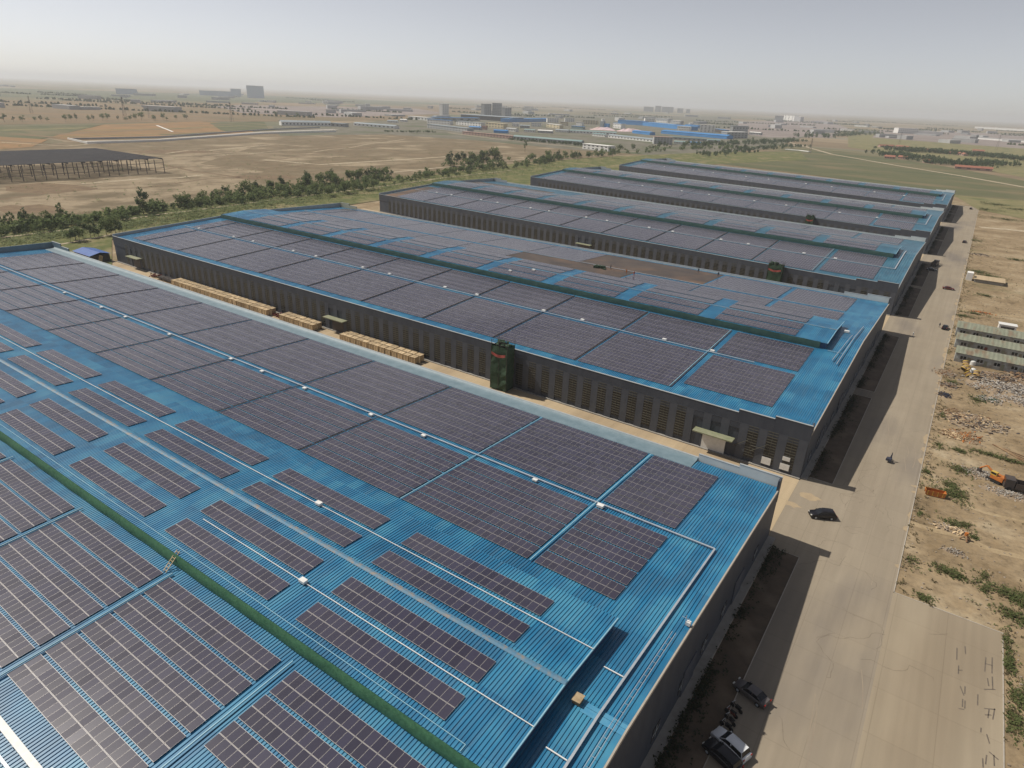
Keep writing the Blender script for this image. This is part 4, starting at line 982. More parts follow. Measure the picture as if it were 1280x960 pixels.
def truck(x, y, deg, m, m2, label):
    t = empty('parked_truck'); tag(t, label, 'truck', 'trucks at the site'); Z = .0
    MB().box(-3.6, 2.9, -.45, .45, .55, .85).build('chassis', M['steel_dark'], t)
    cb = MB().box(1.9, 3.6, -1.15, 1.15, .6, 2.6).build('cab', m2, t); MB().box(3.6, 3.63, -1.0, 1.0, 1.6, 2.35).build('windscreen', M['glass'], cb)
    b = MB(); b.box(-3.7, 1.7, -1.2, 1.2, .9, 1.0); b.box(-3.7, 1.7, -1.2, -1.12, 1.0, 2.1); b.box(-3.7, 1.7, 1.12, 1.2, 1.0, 2.1); b.box(1.62, 1.7, -1.12, 1.12, 1.0, 2.3); b.box(-3.7, -3.62, -1.12, 1.12, 1.0, 2.1)
    b.build('cargo_bed', m, t)
    for sx in (-2.7, -1.5, 2.6):
        for s_ in (-1, 1): MB().tube((sx, s_*.85, .5), (sx, s_*1.18, .5), .5, 12).build('wheel', M['tyre'], t)
    return place(t, x, y, deg)
truck(7.0, 291, 82, M['steel_dark'], M['car_grey'], 'dark truck parked in the shade beside the third hall junction')
small_car(6.6, 276, 5, M['car_black'], 'small dark car in the shade just before the dark truck')
truck(38.6, 48.6, 185, M['steel_dark'], M['steel_dark'], 'dark brown dump truck at the right picture edge').location.z = 0
def person(x, y, deg, label, m1, z=.056):
    t = empty('person', (x, y, z), math.radians(deg)); tag(t, label, 'person')
    me = bpy.data.meshes.new('body'); V = [(0, 0, .95), (0, 0, 1.2), (0, 0, 1.42), (0, 0, 1.55), (0, 0, 1.68), (-.11, 0, .92), (-.13, .08, .5), (-.13, -.02, .06), (.11, 0, .92), (.14, -.1, .5), (.14, -.2, .06), (-.2, 0, 1.4), (-.26, .05, 1.12), (-.25, .16, .88), (.2, 0, 1.4), (.26, -.05, 1.12), (.25, .08, .88)]
    Ed = [(0, 1), (1, 2), (2, 3), (3, 4), (0, 5), (5, 6), (6, 7), (0, 8), (8, 9), (9, 10), (2, 11), (11, 12), (12, 13), (2, 14), (14, 15), (15, 16)]
    rad = [.15, .16, .15, .06, .115, .10, .065, .05, .10, .065, .05, .07, .05, .035, .07, .05, .035]
    me.from_pydata(V, Ed, []); o = bpy.data.objects.new('body', me); C.objects.link(o); o.parent = t; me.materials.append(m1)
    sk = o.modifiers.new('skin', 'SKIN')
    for i, r_ in enumerate(rad): me.skin_vertices[0].data[i].radius = (r_, r_*.8)
    me.skin_vertices[0].data[0].use_root = True
    o.modifiers.new('sub', 'SUBSURF').levels = 1
    hb = MB()
    hb.grid([[(math.cos(a)*.105*math.cos(e_), math.sin(a)*.115*math.cos(e_), 1.70+.12*math.sin(e_)) for a in np.arange(0, 6.28, .785)] for e_ in (-.2, .3, .8, 1.3)], closed=True).build('hair', M['tyre'], t)
    return t
def bike(x, y, deg, m, label, z=.056, rider=False, cargo=False):
    t = empty('motorbike', (x, y, z), math.radians(deg)); tag(t, label, 'motorbike', 'two wheelers beside the parked cars')
    for sx in (-.62, .64): MB().tube((sx, -.05, .3), (sx, .05, .3), .3, 12).build('wheel', M['tyre'], t)
    b = MB(); b.tube((-.6, 0, .35), (.1, 0, .6), .12, 6); b.tube((.1, 0, .6), (.6, 0, .95), .07, 6); b.tube((.6, 0, .95), (.66, 0, .3), .05, 5); b.cbox(-.1, 0, .35, .55, .25, .35); b.tube((-.35, 0, .4), (-.62, 0, .3), .06, 5)
    b.build('frame', m, t)
    MB().cbox(-.25, 0, .78, .75, .27, .12).build('seat', M['tyre'], t)
    MB().tube((.5, -.34, 1.05), (.55, .34, 1.05), .025, 5).build('handlebar', M['galv'], t)
    if cargo: MB().box(-1.5, -.45, -.5, .5, .45, 1.0).build('cargo_box', m, t)
    return t
for i, (x, y, m, lb_) in enumerate(((6.6, -40.2, 'car_black', 'motorbike nearest the lone dark grey car, under a dark cover'), (6.3, -41.4, 'car_red', 'reddish motorbike, second from the lone grey car'), (6.5, -42.5, 'steel_dark', 'dark motorbike, third from the lone grey car'), (6.4, -43.6, 'car_black', 'black motorbike next to the white car'))):
    bike(x, y, 160+R.uniform(-14, 14), M[m], lb_)
t = bike(14.3, 45.6, 80, M['cloth_dark'], 'small blue cargo tricycle driving down the lit road', cargo=True); t.name = 'cargo_tricycle'; t['category'] = 'tricycle'; del t['group']
person(14.45, 45.5, 80, 'person in dark clothes riding the small blue cargo tricycle', M['cloth_dark'], .35)
person(16.4, 168.8, 0, 'person in dark clothes standing left of the small black car', M['cloth_dark'])
person(9.6, 150.0, 60, 'person in light clothes walking at the shade edge by the second hall', M['white'])
yr = NY[1]+W
for x, y, lb_, m in ((-84, 114, 'worker in red at the left on the bare brown roof patch', 'rust'), (-80.5, 113, 'worker in red at the right on the bare brown roof patch', 'red'), (-92, 117, 'worker in dark clothes on the bare brown roof patch', 'cloth_dark'), (-66, 141, 'dark worker near the rear parapet of the second hall roof', 'cloth_dark'), (-58, 140.5, 'dark worker farther right near the rear parapet of the second hall roof', 'cloth_dark')):
    person(x, y, R.uniform(0, 360), lb_, M[m], rz_(yr, y)+.08).scale = (1.15, 1.15, 1.15)
MB_ = MB
t = empty('panel_pallet', (-96, 116, rz_(yr, 116)+.07)); tag(t, 'dark green covered pallet on the bare brown roof patch', 'pallet load')
b = MB()
for _ in range(8): b.cbox(R.gauss(0, 1.5), R.gauss(0, .7), 0, R.uniform(.8, 1.8), R.uniform(.6, 1.2), R.uniform(.5, 1.2), R.uniform(0, 1))
b.build('cover', M['dark_net'], t)

def excavator(x, y, deg, label, arm=1.0, sc_=1.0):
    t = empty('excavator', (x, y, 0), math.radians(deg)); tag(t, label, 'excavator'); t.scale = (sc_,)*3
    for s_ in (-1, 1):
        b = MB(); b.prism([(s_*1.1-.3, 0), (s_*1.1+.3, 0), (s_*1.1+.3, .8), (s_*1.1-.3, .8)], -1.9, 1.9); b.build('track', M['tyre'], t)
    MB().box(-1.0, 1.0, -.9, .9, .5, 1.0).build('undercarriage', M['steel_dark'], t)
    b = MB(); b.box(-2.3, 1.0, -1.3, 1.3, 1.0, 2.0); b.box(-2.4, -1.3, -1.3, 1.3, 2.0, 2.35); b.build('body', M['rust'], t)
    cbn = MB().box(-.4, 1.2, .25, 1.25, 2.0, 3.0).build('cab', M['yellow'], t); MB().box(1.2, 1.23, .35, 1.15, 2.1, 2.9).build('window', M['glass'], cbn); MB().box(-.3, 1.1, 1.25, 1.28, 2.3, 2.9).build('window', M['glass'], cbn)
    MB().tube((.8, -.3, 1.8), (3.2, -.3, 4.0*arm), .3, 6).build('boom', M['rust'], t)
    MB().tube((3.2, -.3, 4.0*arm), (4.8, -.3, 1.6), .22, 6).build('arm', M['rust'], t)
    MB().prism([(-.8, .4), (.2, .4), (.2, 1.4), (-.8, 1.6)], 4.4, 5.2).build('bucket', M['steel_dark'], t)
    return t
excavator(33.8, 50.4, 150, 'orange excavator working on the grey rubble at right', .8, .75)
excavator(43.5, 75, 200, 'orange excavator near the picture edge beside the long pipes', .8, .7)
# orange bin and grab beside the green weeds
t = empty('skip_container', (23.6, 35.4, 0), .2); tag(t, 'orange rusty skip container beside the green weed patch', 'skip'); t.scale = (.62, .8, .8); t.rotation_euler.z = 1.75
b = MB(); b.prism([(-2.3, 1.5), (-1.9, .1), (1.9, .1), (2.3, 1.5), (2.15, 1.5), (1.8, .25), (-1.8, .25), (-2.15, 1.5)], -1.0, 1.0); b.box(-1.05, -.98, -2.2, 2.2, .3, 1.5); b.box(.98, 1.05, -2.2, 2.2, .3, 1.5); b.build('tub', M['rust'], t)
b = MB()
for y in (-1.6, -.5, .6, 1.7): b.box(1.05, 1.12, y-.06, y+.06, .2, 1.5); b.box(-1.12, -1.05, y-.06, y+.06, .2, 1.5)
b.build('rib', M['yellow'], t)
t = empty('grab_bucket', (29.3, 21.6, 0)); tag(t, 'small rusty grab lying alone on the sand', 'grab')
for a in range(4): MB().tube((0, 0, 1.1), (math.cos(a*1.57+.4)*.9, math.sin(a*1.57+.4)*.9, .1), .16, 6).build('claw', M['rubble_red'], t)
MB().tube((0, 0, .8), (0, 0, 1.5), .3, 8).build('hub', M['rust'], t)

# dormitory rows
def dorm(x0, x1, y0, y1, hgt, label, nwin, door=None):
    t = empty('dormitory_block', ((x0+x1)/2, (y0+y1)/2, 0)); tag(t, label, 'dormitory', 'prefabricated site dormitories'); hx, hy = (x1-x0)/2, (y1-y0)/2
    MB().prism([(-hy, 0), (hy, 0), (hy, hgt), (0, hgt+.9), (-hy, hgt)], -hx, hx).build('wall', M['dorm_wall'], t)
    rf = MB(); n_ = int(2*hx/1.1)
    for s_ in (-1, 1):
        rows = []
        for yy, zz in ((0, hgt+1.02), (s_*(hy+.5), hgt+.02)):
            rows.append([(-hx-.3+(2*hx+.6)*i/(n_*2), yy, zz+(.06 if i % 2 else 0)) for i in range(n_*2+1)])
        rf.grid(rows)
    rf.build('roof', M['dorm_roof'], t)
    step = 2*hx/nwin
    for i in range(nwin):
        x = -hx+step*(i+.5)
        wn = MB().box(x-.75, x+.75, -hy-.05, -hy-.005, 1.1, 2.1).build('window', M['glass'], t)
        MB().box(x-.8, x+.8, -hy-.08, -hy-.051, 1.0, 1.1).box(x-.04, x+.04, -hy-.08, -hy-.051, 1.1, 2.1).build('frame', M['white'], wn)
        MB().box(x+.35*step-.4, x+.35*step+.4, -hy-.04, -hy-.003, .05, 2.0).build('door', M['car_red'] if door == i else M['dorm_roof'], t)
    return t
dorm(22.6, 40.2, 131.0, 138.5, 3.0, 'front row of the grey green roofed dormitories, with four dark windows', 4)
dorm(22.0, 40.6, 147.0, 155.0, 3.0, 'middle row of the grey green roofed dormitories, with a red door', 4, 1)
dorm(21.6, 41.0, 162.5, 171.5, 3.0, 'rear row of the grey green roofed dormitories', 5)
t = empty('annex', (43.6, 151, 0)); tag(t, 'small red roofed annex at the right end of the dormitories', 'annex')
MB().box(-2.4, 2.4, -3, 3, 0, 2.6).build('wall', M['bpink'], t); MB().cbox(0, 0, 2.6, 5.4, 6.6, .2, 0, 0, .06).build('roof', M['roof_red'], t)
t = empty('white_container', (36.6, 181, 0), .05); tag(t, 'white topped cabin standing behind the dormitories', 'cabin')
MB().box(-2.6, 2.6, -1.6, 1.6, .15, 2.6).build('body', M['white'], t); MB().box(-2.0, 2.0, -1.68, -1.62, .8, 2.0).build('grille', M['steel_dark'], t); MB().box(-2.8, 2.8, -1.8, 1.8, 2.6, 2.75).build('roof', M['white'], t)
t = empty('site_cabin', (23.3, 269, 0)); tag(t, 'flat sandy slab with a white post hut at the road edge', 'hut')
MB().box(1.5, 13, -5, 5, 0, 1.5).build('wall', M['plinth'], t); MB().box(1.2, 13.4, -5.4, 5.4, 1.5, 1.65).build('roof', M['alley'], t); MB().box(-2.0, .5, -3.2, 1.2, 0, 3.6).build('gatehouse', M['bwhite'], t)
# mixer drums and white tanks
for i, (u, v, lb_) in enumerate(((1206, 459, 'yellow rimmed drum nearest the road, standing'), (1209, 466, 'yellow rimmed drum behind the lowest one'), (1209.5, 472.5, 'lowest yellow rimmed drum of the cluster'), (1219, 472, 'yellow rimmed drum at the right of the cluster'), (1203, 465, 'yellow rimmed drum at the left of the cluster'))):
    x, y = at(u, v); t = empty('steel_drum', (x, y, 0), R.uniform(0, 3)); tag(t, lb_, 'drum', 'yellow rimmed drums by the dormitories'); a = R.uniform(.2, .9)
    q = Vector((math.cos(a)*.6, .2, math.sin(a))).normalized()
    MB().tube((0, 0, 1.0), Vector((0, 0, 1.0))+q*.9, .8, 14, cap=False).build('shell', M['rubble_red'], t)
    MB().tube(Vector((0, 0, 1.0))+q*.8, Vector((0, 0, 1.0))+q*1.0, .87, 14, cap=False).tube(Vector((0, 0, 1.0))-q*.1, Vector((0, 0, 1.0))+q*.1, .87, 14, cap=False).build('rim', M['yellow'], t)
for u, v, lb_ in ((1215.5, 456, 'white round tank top, upper one beside the yellow drums'), (1215, 466, 'white round tank top, lower one between the yellow drums')):
    x, y = at(u, v); t = empty('water_tank', (x, y, 0)); tag(t, lb_, 'tank')
    b = MB(); b.tube((0, 0, 0), (0, 0, 1.1), .8, 14, cap=False); rows = [[(math.cos(a)*.8*math.cos(e_), math.sin(a)*.8*math.cos(e_), 1.1+.4*math.sin(e_)) for a in np.arange(0, 6.2, .5)] for e_ in (0, .5, 1.0, 1.5)]; b.grid(rows, closed=True); b.build('shell', M['white'], t)

# rubble heaps
def heap(u, v, rx, ry, hgt, n, mats, name, label, cat, size=(.3, 1.4), rz=0):
    x, y = at(u, v); t = empty(name, (x, y, 0), rz); tag(t, label, cat)
    rows = []; K = 16
    for i in range(6):
        f_ = 1-i/5.0; rows.append([(math.cos(6.283*j/K)*rx*f_*R.uniform(.8, 1.1), math.sin(6.283*j/K)*ry*f_*R.uniform(.8, 1.1), -.02+hgt*(1-f_)**.8*R.uniform(.6, 1.1)) for j in range(K)])
    MB().grid(rows, closed=True).build('mound', M['mound'], t)
    for mi, mm in enumerate(mats):
        b = MB()
        for _ in range(n//len(mats)):
            r_ = abs(R.gauss(0, .5)); a = R.uniform(0, 6.28)
            if r_ > 1.25: continue
            b.cbox(math.cos(a)*rx*r_, math.sin(a)*ry*r_, max(0, hgt*(1-r_))*.8, R.uniform(*size), R.uniform(size[0]*.4, size[1]*.4), R.uniform(.05, .28), R.uniform(0, 3.1), 0, R.uniform(-.35, .35))
        o = b.build('debris', M[mm], t); o['kind'] = 'stuff'
    return t
heap(1215, 527, 7, 6, .8, 924, ['rubble_red', 'timber', 'rubble', 'steel_dark'], 'scrap_heap', 'wide brown timber and scrap heap at mid right', 'scrap heap', (.3, 1.12))
heap(1207, 546, 4, 4, .5, 330, ['rubble_red', 'timber', 'rubble_red', 'rust', 'timber_dark'], 'scrap_heap', 'orange toned end of the scrap, nearest the excavator side', 'scrap heap', (.2, 0.74))
heap(1192, 516, 2.4, 3, .5, 198, ['rubble_red', 'timber_dark'], 'scrap_heap', 'small scrap heap close to the road edge', 'scrap heap', (.2, 0.62))
heap(1262, 487, 12, 8, .9, 1144, ['rubble', 'rubble_light', 'steel_dark'], 'rubble_heap', 'long grey and white rubble heap before the dormitories', 'rubble heap', (.3, 0.99))
heap(1275, 502, 8, 3.4, .6, 528, ['rubble_light', 'rubble'], 'rubble_heap', 'whitest rubble strip at the right picture edge', 'rubble heap', (.2, 0.68))
heap(1245, 472, 8, 4, 1.0, 528, ['rubble', 'rubble_red', 'steel_dark'], 'rubble_heap', 'dark mixed rubble just below the dormitory wall', 'rubble heap', (.4, 1.24))
heap(1182, 467, 3, 4, .8, 308, ['rubble_red', 'rubble'], 'scrap_heap', 'brown brush and scrap left of the yellow drums', 'scrap heap', (.3, 0.81))
heap(1180, 494, 2.0, 2.4, .5, 154, ['steel_dark', 'cloth_dark'], 'scrap_heap', 'dark purple scrap pile at the road edge', 'scrap heap', (.3, 0.62))
heap(1222, 592, 4.5, 3, .3, 374, ['rubble', 'rubble_light'], 'rubble_heap', 'pale rubble left of the working excavator', 'rubble heap', (.15, 0.37))
heap(1262, 618, 6, 2.5, .35, 352, ['rubble', 'rubble_light'], 'rubble_heap', 'flat pale rubble below the excavator and dump truck', 'rubble heap', (.15, 0.43))
heap(1190, 662, 3.5, 1.6, .3, 198, ['timber', 'dry', 'rubble'] if False else ['timber', 'rubble'], 'scrap_heap', 'thin pale brushwood pile on the sand', 'scrap heap', (.15, 0.81))
heap(1192, 690, 2.2, 1.2, .25, 132, ['rubble', 'rubble_light'], 'rubble_heap', 'small white flecked rubble by the lower weeds', 'rubble heap', (.12, 0.31))
heap(1226, 391, 4, 1.6, .4, 264, ['rubble_red', 'rust'], 'scrap_heap', 'reddish earth and brick strip behind the dormitories', 'scrap heap', (.3, 0.74))
heap(1226, 319, 6, 3, .7, 264, ['rubble', 'steel_dark'], 'rubble_heap', 'dark rubble just below the sandy slab hut', 'rubble heap', (.3, 0.99))
heap(1194, 545, 3.2, 2.4, .35, 260, ['timber', 'rubble_red'], 'scrap_heap', 'loose timber offcuts between the road and the wide scrap heap', 'scrap heap', (.2, 1.1))
heap(1238, 534, 4.5, 2.2, .3, 260, ['timber', 'rubble', 'steel_dark'], 'scrap_heap', 'tail of brown scrap right of the wide scrap heap', 'scrap heap', (.2, 1.2))
heap(1186, 482, 2.6, 3.0, .5, 240, ['rubble_red', 'steel_dark', 'rubble'], 'scrap_heap', 'dark scrap by the road edge below the yellow drums', 'scrap heap', (.2, 1.0))
heap(1236, 500, 4.0, 3.0, .4, 300, ['rubble', 'dark_net', 'rubble_light'], 'rubble_heap', 'greenish rubble patch left of the whitest rubble strip', 'rubble heap', (.15, .9))
heap(1229, 484, 4.0, 3.0, .6, 300, ['rubble', 'rubble_red', 'rubble_light'], 'rubble_heap', 'mixed rubble just right of the yellow drums', 'rubble heap', (.2, 1.1))
heap(1275, 470, 4.0, 3.4, .8, 260, ['steel_dark', 'rubble_red'], 'scrap_heap', 'dark brown pile at the right end of the dormitory front', 'scrap heap', (.3, 1.4))
heap(1240, 596, 5.0, 2.0, .2, 240, ['rubble_light', 'rubble'], 'rubble_heap', 'thin grey rubble spread behind the working excavator', 'rubble heap', (.12, .5))
for i in range(4):
    a = at(1240+i*2.5, 556+i*1.2); b_ = at(1282+i*3, 572+i*4); t = MB().tube((*a, .18), (*b_, .18), .11, 6).build('steel_pipe', M['rubble_red']); tag(t, f'{ordn(i)} long rusty pipe from the top of the set lying on the sand', 'pipe', 'long pipes on the sand')

# weeds and ground cover on the right
wb = MB(); db = MB()
patches = [(1192,618,4,3.4,500),(1186,606,2.5,2,200),(1200,564,2.4,1.3,160),(1235,568,6,1.4,220),(1262,576,5,1.4,160),(1200,588,3.2,2.6,260),(1184,715,3.6,1.8,260),(1196,720,2,1,90),(1262,742,4,2.2,420),(1275,752,3,2,260),(1268,770,3.6,2.0,300),(1155,748,1.6,1.2,110),(1260,830,1.2,6,220),(1266,900,1.6,5,240),(1272,870,2,3,160),(1256,800,.7,4,90),(1190,655,3,1.4,120),(1205,656,1.6,1.2,90),(1217,672,1,.8,50),(1230,720,1.2,1.6,60),(1230,738,1.0,2.2,60),
 (1212,300,10,8,260),(1234,345,9,5,220),(1222,340,8,5,200),(1190,478,2,3,120),(1202,395,9,2.5,160),(1216,392,7,2,110),(1270,325,8,4,130),(1232,370,8,4,140),(1210,268,16,10,200),(1230,262,22,14,260),(1260,275,20,9,180),(1245,256,20,12,260),(1220,252,16,9,200),(1270,262,20,10,200),(1175,462,1.4,3,90),(1184,440,1,4,60),(1178,520,1.2,3,60),(1172,556,1.6,3,60),(1158,590,1.2,3,70),(1220,500,3,4,160),(1150,642,1,2,30),(1140,700,1.2,2,40)]
for u, v, rx, ry, n in patches:
    x0, y0 = at(u, v)
    for _ in range(int(n*.8)):
        a = R.uniform(0, 6.283); r_ = abs(R.gauss(0, .55))*(1+.4*math.sin(3*a+u)); x, y = x0+math.cos(a)*rx*r_, y0+math.sin(a)*ry*r_
        if x < RX+.25 and y > -3: continue
        if x < 35.2 and y <= -2.4: continue
        big = 1+max(0, (y-100)/260); mb_ = wb if R.random() < .78 else db
        for _ in range(4):
            q = R.uniform(0, 6.283); l = R.uniform(.12, .42)*big; cx, cy, z = x+R.gauss(0, .16*big), y+R.gauss(0, .16*big), R.uniform(.02, .32)*big
            mb_.poly([(cx, cy, z), (cx+l*math.cos(q), cy+l*math.sin(q), z+R.uniform(-.05, .2)), (cx+l*.9*math.cos(q+1.1), cy+l*.9*math.sin(q+1.1), z+R.uniform(-.05, .2))])
# sparse weeds along kerb edges and on the sand
for _ in range(900):
    x = RX+.3+abs(R.gauss(0, 1.2)); y = R.uniform(-2, 420)
    if R.random() < .4: x = R.uniform(21, 75)
    q = R.uniform(0, 6.283); l = R.uniform(.15, .5); 
    for _ in range(3):
        q += R.uniform(1, 3); db.poly([(x, y, .03), (x+l*math.cos(q), y+l*math.sin(q), R.uniform(.05, .4)), (x+l*math.cos(q+1), y+l*math.sin(q+1), R.uniform(.05, .3))])
tag(wb.build('weeds', M['weed']), None, None, None, 'stuff'); tag(db.build('dry_weeds', M['dry']), None, None, None, 'stuff')
stn = MB()
for _ in range(1500):
    x = RX+.3+R.random()**1.5*40; y = R.uniform(-2, 230); 
    if R.random() < .2: x, y = R.uniform(35.3, 60), R.uniform(-60, 0)
    stn.cbox(x, y, 0, R.uniform(.08, .4), R.uniform(.08, .3), R.uniform(.04, .18), R.uniform(0, 3))
tag(stn.build('stones', M['rubble']), None, None, None, 'stuff')

# ------------------------------------------------------------------ trees
def tree_proto(hgt, cr, nl, leafm, label, lobes=6, trunk_h=.35, leaf_s=.5, shape=1.0):
    t = empty('tree'); tag(t, label, 'tree')
    b = MB(); b.tube((0, 0, 0), (.05, 0, hgt*.7), .035*hgt*.5, 6, r2=.03)
    cl = []
    for i in range(lobes):
        a = 6.283*i/lobes+R.uniform(-.5, .5); zc = hgt*(trunk_h+(1-trunk_h)*R.uniform(.2, .92)); rr = cr*R.uniform(.25, .7)*(1.15-.6*abs(zc/hgt-.6))
        c = Vector((math.cos(a)*rr, math.sin(a)*rr, zc)); cl.append((c, cr*R.uniform(.32, .55)))
        b.tube((0, 0, hgt*R.uniform(.25, .5)), c, .05, 4, r2=.015, cap=False)
    b.build('trunk', M['trunk'], t)
    f = MB()
    for _ in range(nl):
        c, r_ = R.choice(cl); d = Vector((R.gauss(0, 1), R.gauss(0, 1), R.gauss(0, 1)*shape)).normalized()*r_*R.random()**.4
        p = c+d; s_ = leaf_s*R.uniform(.5, 1.2); n = Vector((R.gauss(0, 1), R.gauss(0, 1), R.gauss(0, 1)+.6)).normalized(); u_ = n.orthogonal().normalized()*s_*.5; v_ = n.cross(u_).normalized()*s_*.4
        f.poly([p-u_-v_, p+u_-v_*.6, p+u_*.7+v_, p-u_*.8+v_])
    f.build('crown', leafm, t)
    return t
protos = []
for spec in ((6.5, 2.6, 420, 'leaf_a', 7, .25, .55, 1), (8.5, 2.4, 420, 'leaf_c', 8, .2, .55, 1.3), (5, 2.4, 340, 'leaf_b', 6, .2, .5, .9), (7.5, 3.2, 480, 'leaf_a', 8, .3, .6, .9), (4, 1.9, 280, 'leaf_c', 5, .12, .45, 1), (9.5, 1.7, 360, 'leaf_a', 7, .15, .5, 1.6)):
    p = tree_proto(spec[0], spec[1], spec[2], M[spec[3]], '', spec[4], spec[5], spec[6], spec[7]); protos.append((p, [(c, []) for c in kids(p)]))
used = set(); tcount = {}
def plant(x, y, i, sc_, group, label):
    p, ch = protos[i]
    s3 = (sc_*R.uniform(.85, 1.15), sc_*R.uniform(.85, 1.15), sc_*R.uniform(.85, 1.1))
    if i not in used:
        used.add(i); p.location = (x, y, .2); p.rotation_euler.z = R.uniform(0, 6); p.scale = s3; p['label'] = label; p['group'] = group; return p
    return dup(p, ch, (x, y, .2), R.uniform(0, 6), label, group, s3)
far_trees = MB()
def far_tree(x, y, s_):
    h_ = 7*s_*R.uniform(.7, 1.2); rr = 3.0*s_*R.uniform(.7, 1.2)
    for _ in range(46):
        d = Vector((R.gauss(0, 1), R.gauss(0, 1), R.gauss(0, 1))).normalized()*R.random()**.4; p = Vector((x+d.x*rr, y+d.y*rr, h_*.58+d.z*h_*.45)); l = R.uniform(.9, 1.9)*s_
        n = Vector((R.gauss(0, 1), R.gauss(0, 1), R.gauss(0, 1)+.6)).normalized(); u_ = n.orthogonal().normalized()*l*.5; v_ = n.cross(u_).normalized()*l*.4
        far_trees.poly([p-u_-v_, p+u_-v_*.6, p+u_*.7+v_, p-u_*.8+v_])
def row(pts, n, jit, kinds, sc_, group, desc, vj=.0):
    """trees along a line given in survey pixels"""
    P = [Vector((*at(u, v), 0)) for u, v in pts]; L = [0]
    for a, b in zip(P[:-1], P[1:]): L.append(L[-1]+(b-a).length)
    for i in range(n):
        d = L[-1]*min(.999, max(0, (i+.5+R.uniform(-.35, .35))/n)); k = max(j for j in range(len(L)) if L[j] <= d); k = min(k, len(P)-2)
        p = P[k].lerp(P[k+1], (d-L[k])/(L[k+1]-L[k])); sz_ = sc_*(1.2 if 'belt' in group else 1)
        if group in ('trees by the industrial park', 'trees around the red roofed village'): 
            for _ in range(7 if 'village' in group else 5): far_tree(p.x+R.gauss(0, jit*1.3), p.y+R.gauss(0, jit*1.3), sc_*.8)
            continue
        plant(p.x+R.gauss(0, jit), p.y+R.gauss(0, jit), R.choice(kinds), sz_*R.uniform(.7, 1.25), group, f'{ordn(i)} tree from the left {desc}')
row([(-12,290),(70,281),(75,280)], 17, 2.5, [0, 1, 3, 5], .85, 'trees of the roadside belt', 'in the tall clump at the left picture edge')
row([(-10,298),(75,287)], 14, 2.5, [0, 2, 4], .7, 'trees of the roadside belt', 'in the low front of the left clump')
row([(70,286),(150,273),(240,256)], 20, 3, [2, 4, 0], .65, 'trees of the roadside belt', 'in the middle line above the pale path')
row([(80,304),(110,299),(150,292)], 12, 2, [0, 4, 1, 3], .8, 'trees of the roadside belt', 'in the dark row behind the two left hall ends')
row([(176,268),(183,268)], 2, 1.5, [3, 1], 1.15, 'trees of the roadside belt', 'of the tall pair standing left of centre in the belt')
row([(212,262),(240,256),(262,254)], 5, 2, [0, 3], .9, 'trees of the roadside belt', 'right of the tall pair in the belt')
row([(240,262),(330,248),(400,240)], 26, 4, [2, 0, 4, 3], .7, 'trees of the roadside belt', 'in the front line over the second hall end')
row([(262,252),(330,240),(365,235)], 18, 3, [1, 0, 3], .85, 'trees of the roadside belt', 'in the back line over the second hall end')
row([(372,238),(430,229),(490,222)], 30, 3.5, [1, 0, 3], 1.0, 'trees of the roadside belt', 'in the thick central clump')
row([(400,248),(440,240),(470,238)], 16, 3.5, [1, 0, 3, 4], 1.0, 'trees of the roadside belt', 'between the second and third hall ends')
row([(490,232),(560,222),(640,212),(680,206)], 36, 4, [0, 2, 4], .85, 'trees of the roadside belt', 'along the belt over the third hall end')
row([(560,208),(600,203),(628,199)], 18, 4, [1, 3], 1.2, 'trees of the roadside belt', 'in the dark clump above the third hall end')
row([(662,205),(700,200),(760,197)], 24, 6, [1, 3, 0], 1.05, 'trees of the roadside belt', 'before the white two storey building')
row([(740,190),(800,187),(860,185),(930,190)], 30, 8, [1, 3, 0, 2], 1.1, 'trees of the roadside belt', 'above the two far hall ends')
row([(860,183),(930,180),(1000,177)], 28, 12, [1, 3, 0], 1.5, 'trees by the industrial park', 'in the wood right of the blue works')
row([(880,196),(950,187),(1000,183)], 22, 10, [1, 3, 0], 1.2, 'trees by the industrial park', 'at the lower edge of the wood right of the works')
row([(1000,172),(1050,170),(1090,168)], 16, 20, [1, 3], 2.0, 'trees by the industrial park', 'along the far road near the top right')
row([(656,190),(660,190)], 1, 1, [5], 1.5, 'trees of the roadside belt', 'single dark column tree in the open field')
row([(640,176),(700,180),(740,184)], 18, 3, [4, 2], .9, 'trees by the industrial park', 'along the low grey sheds')
row([(480,165),(545,166)], 10, 4, [2, 0], .7, 'trees by the industrial park', 'in front of the second pale blue shed')
row([(-10,153),(60,152),(150,151),(240,150)], 26, 5, [1, 3, 0], 1.5, 'trees on the far field bank', 'on the bank between the wheat fields')
row([(340,146),(380,148)], 4, 5, [1, 3], 1.4, 'trees on the far field bank', 'near the first pale blue shed')
row([(1100,193),(1150,200),(1200,208),(1250,206)], 34, 12, [1, 3, 0], 1.5, 'trees around the red roofed village', 'in the front of the village')
row([(1110,188),(1180,192),(1240,197)], 26, 12, [1, 3], 1.6, 'trees around the red roofed village', 'in the middle of the village')
row([(1235,196),(1270,200),(1300,203)], 12, 8, [1, 3], 1.5, 'trees around the red roofed village', 'right of the village')
tag(far_trees.build('far_wood', M['leaf_c']), None, None, None, 'stuff')
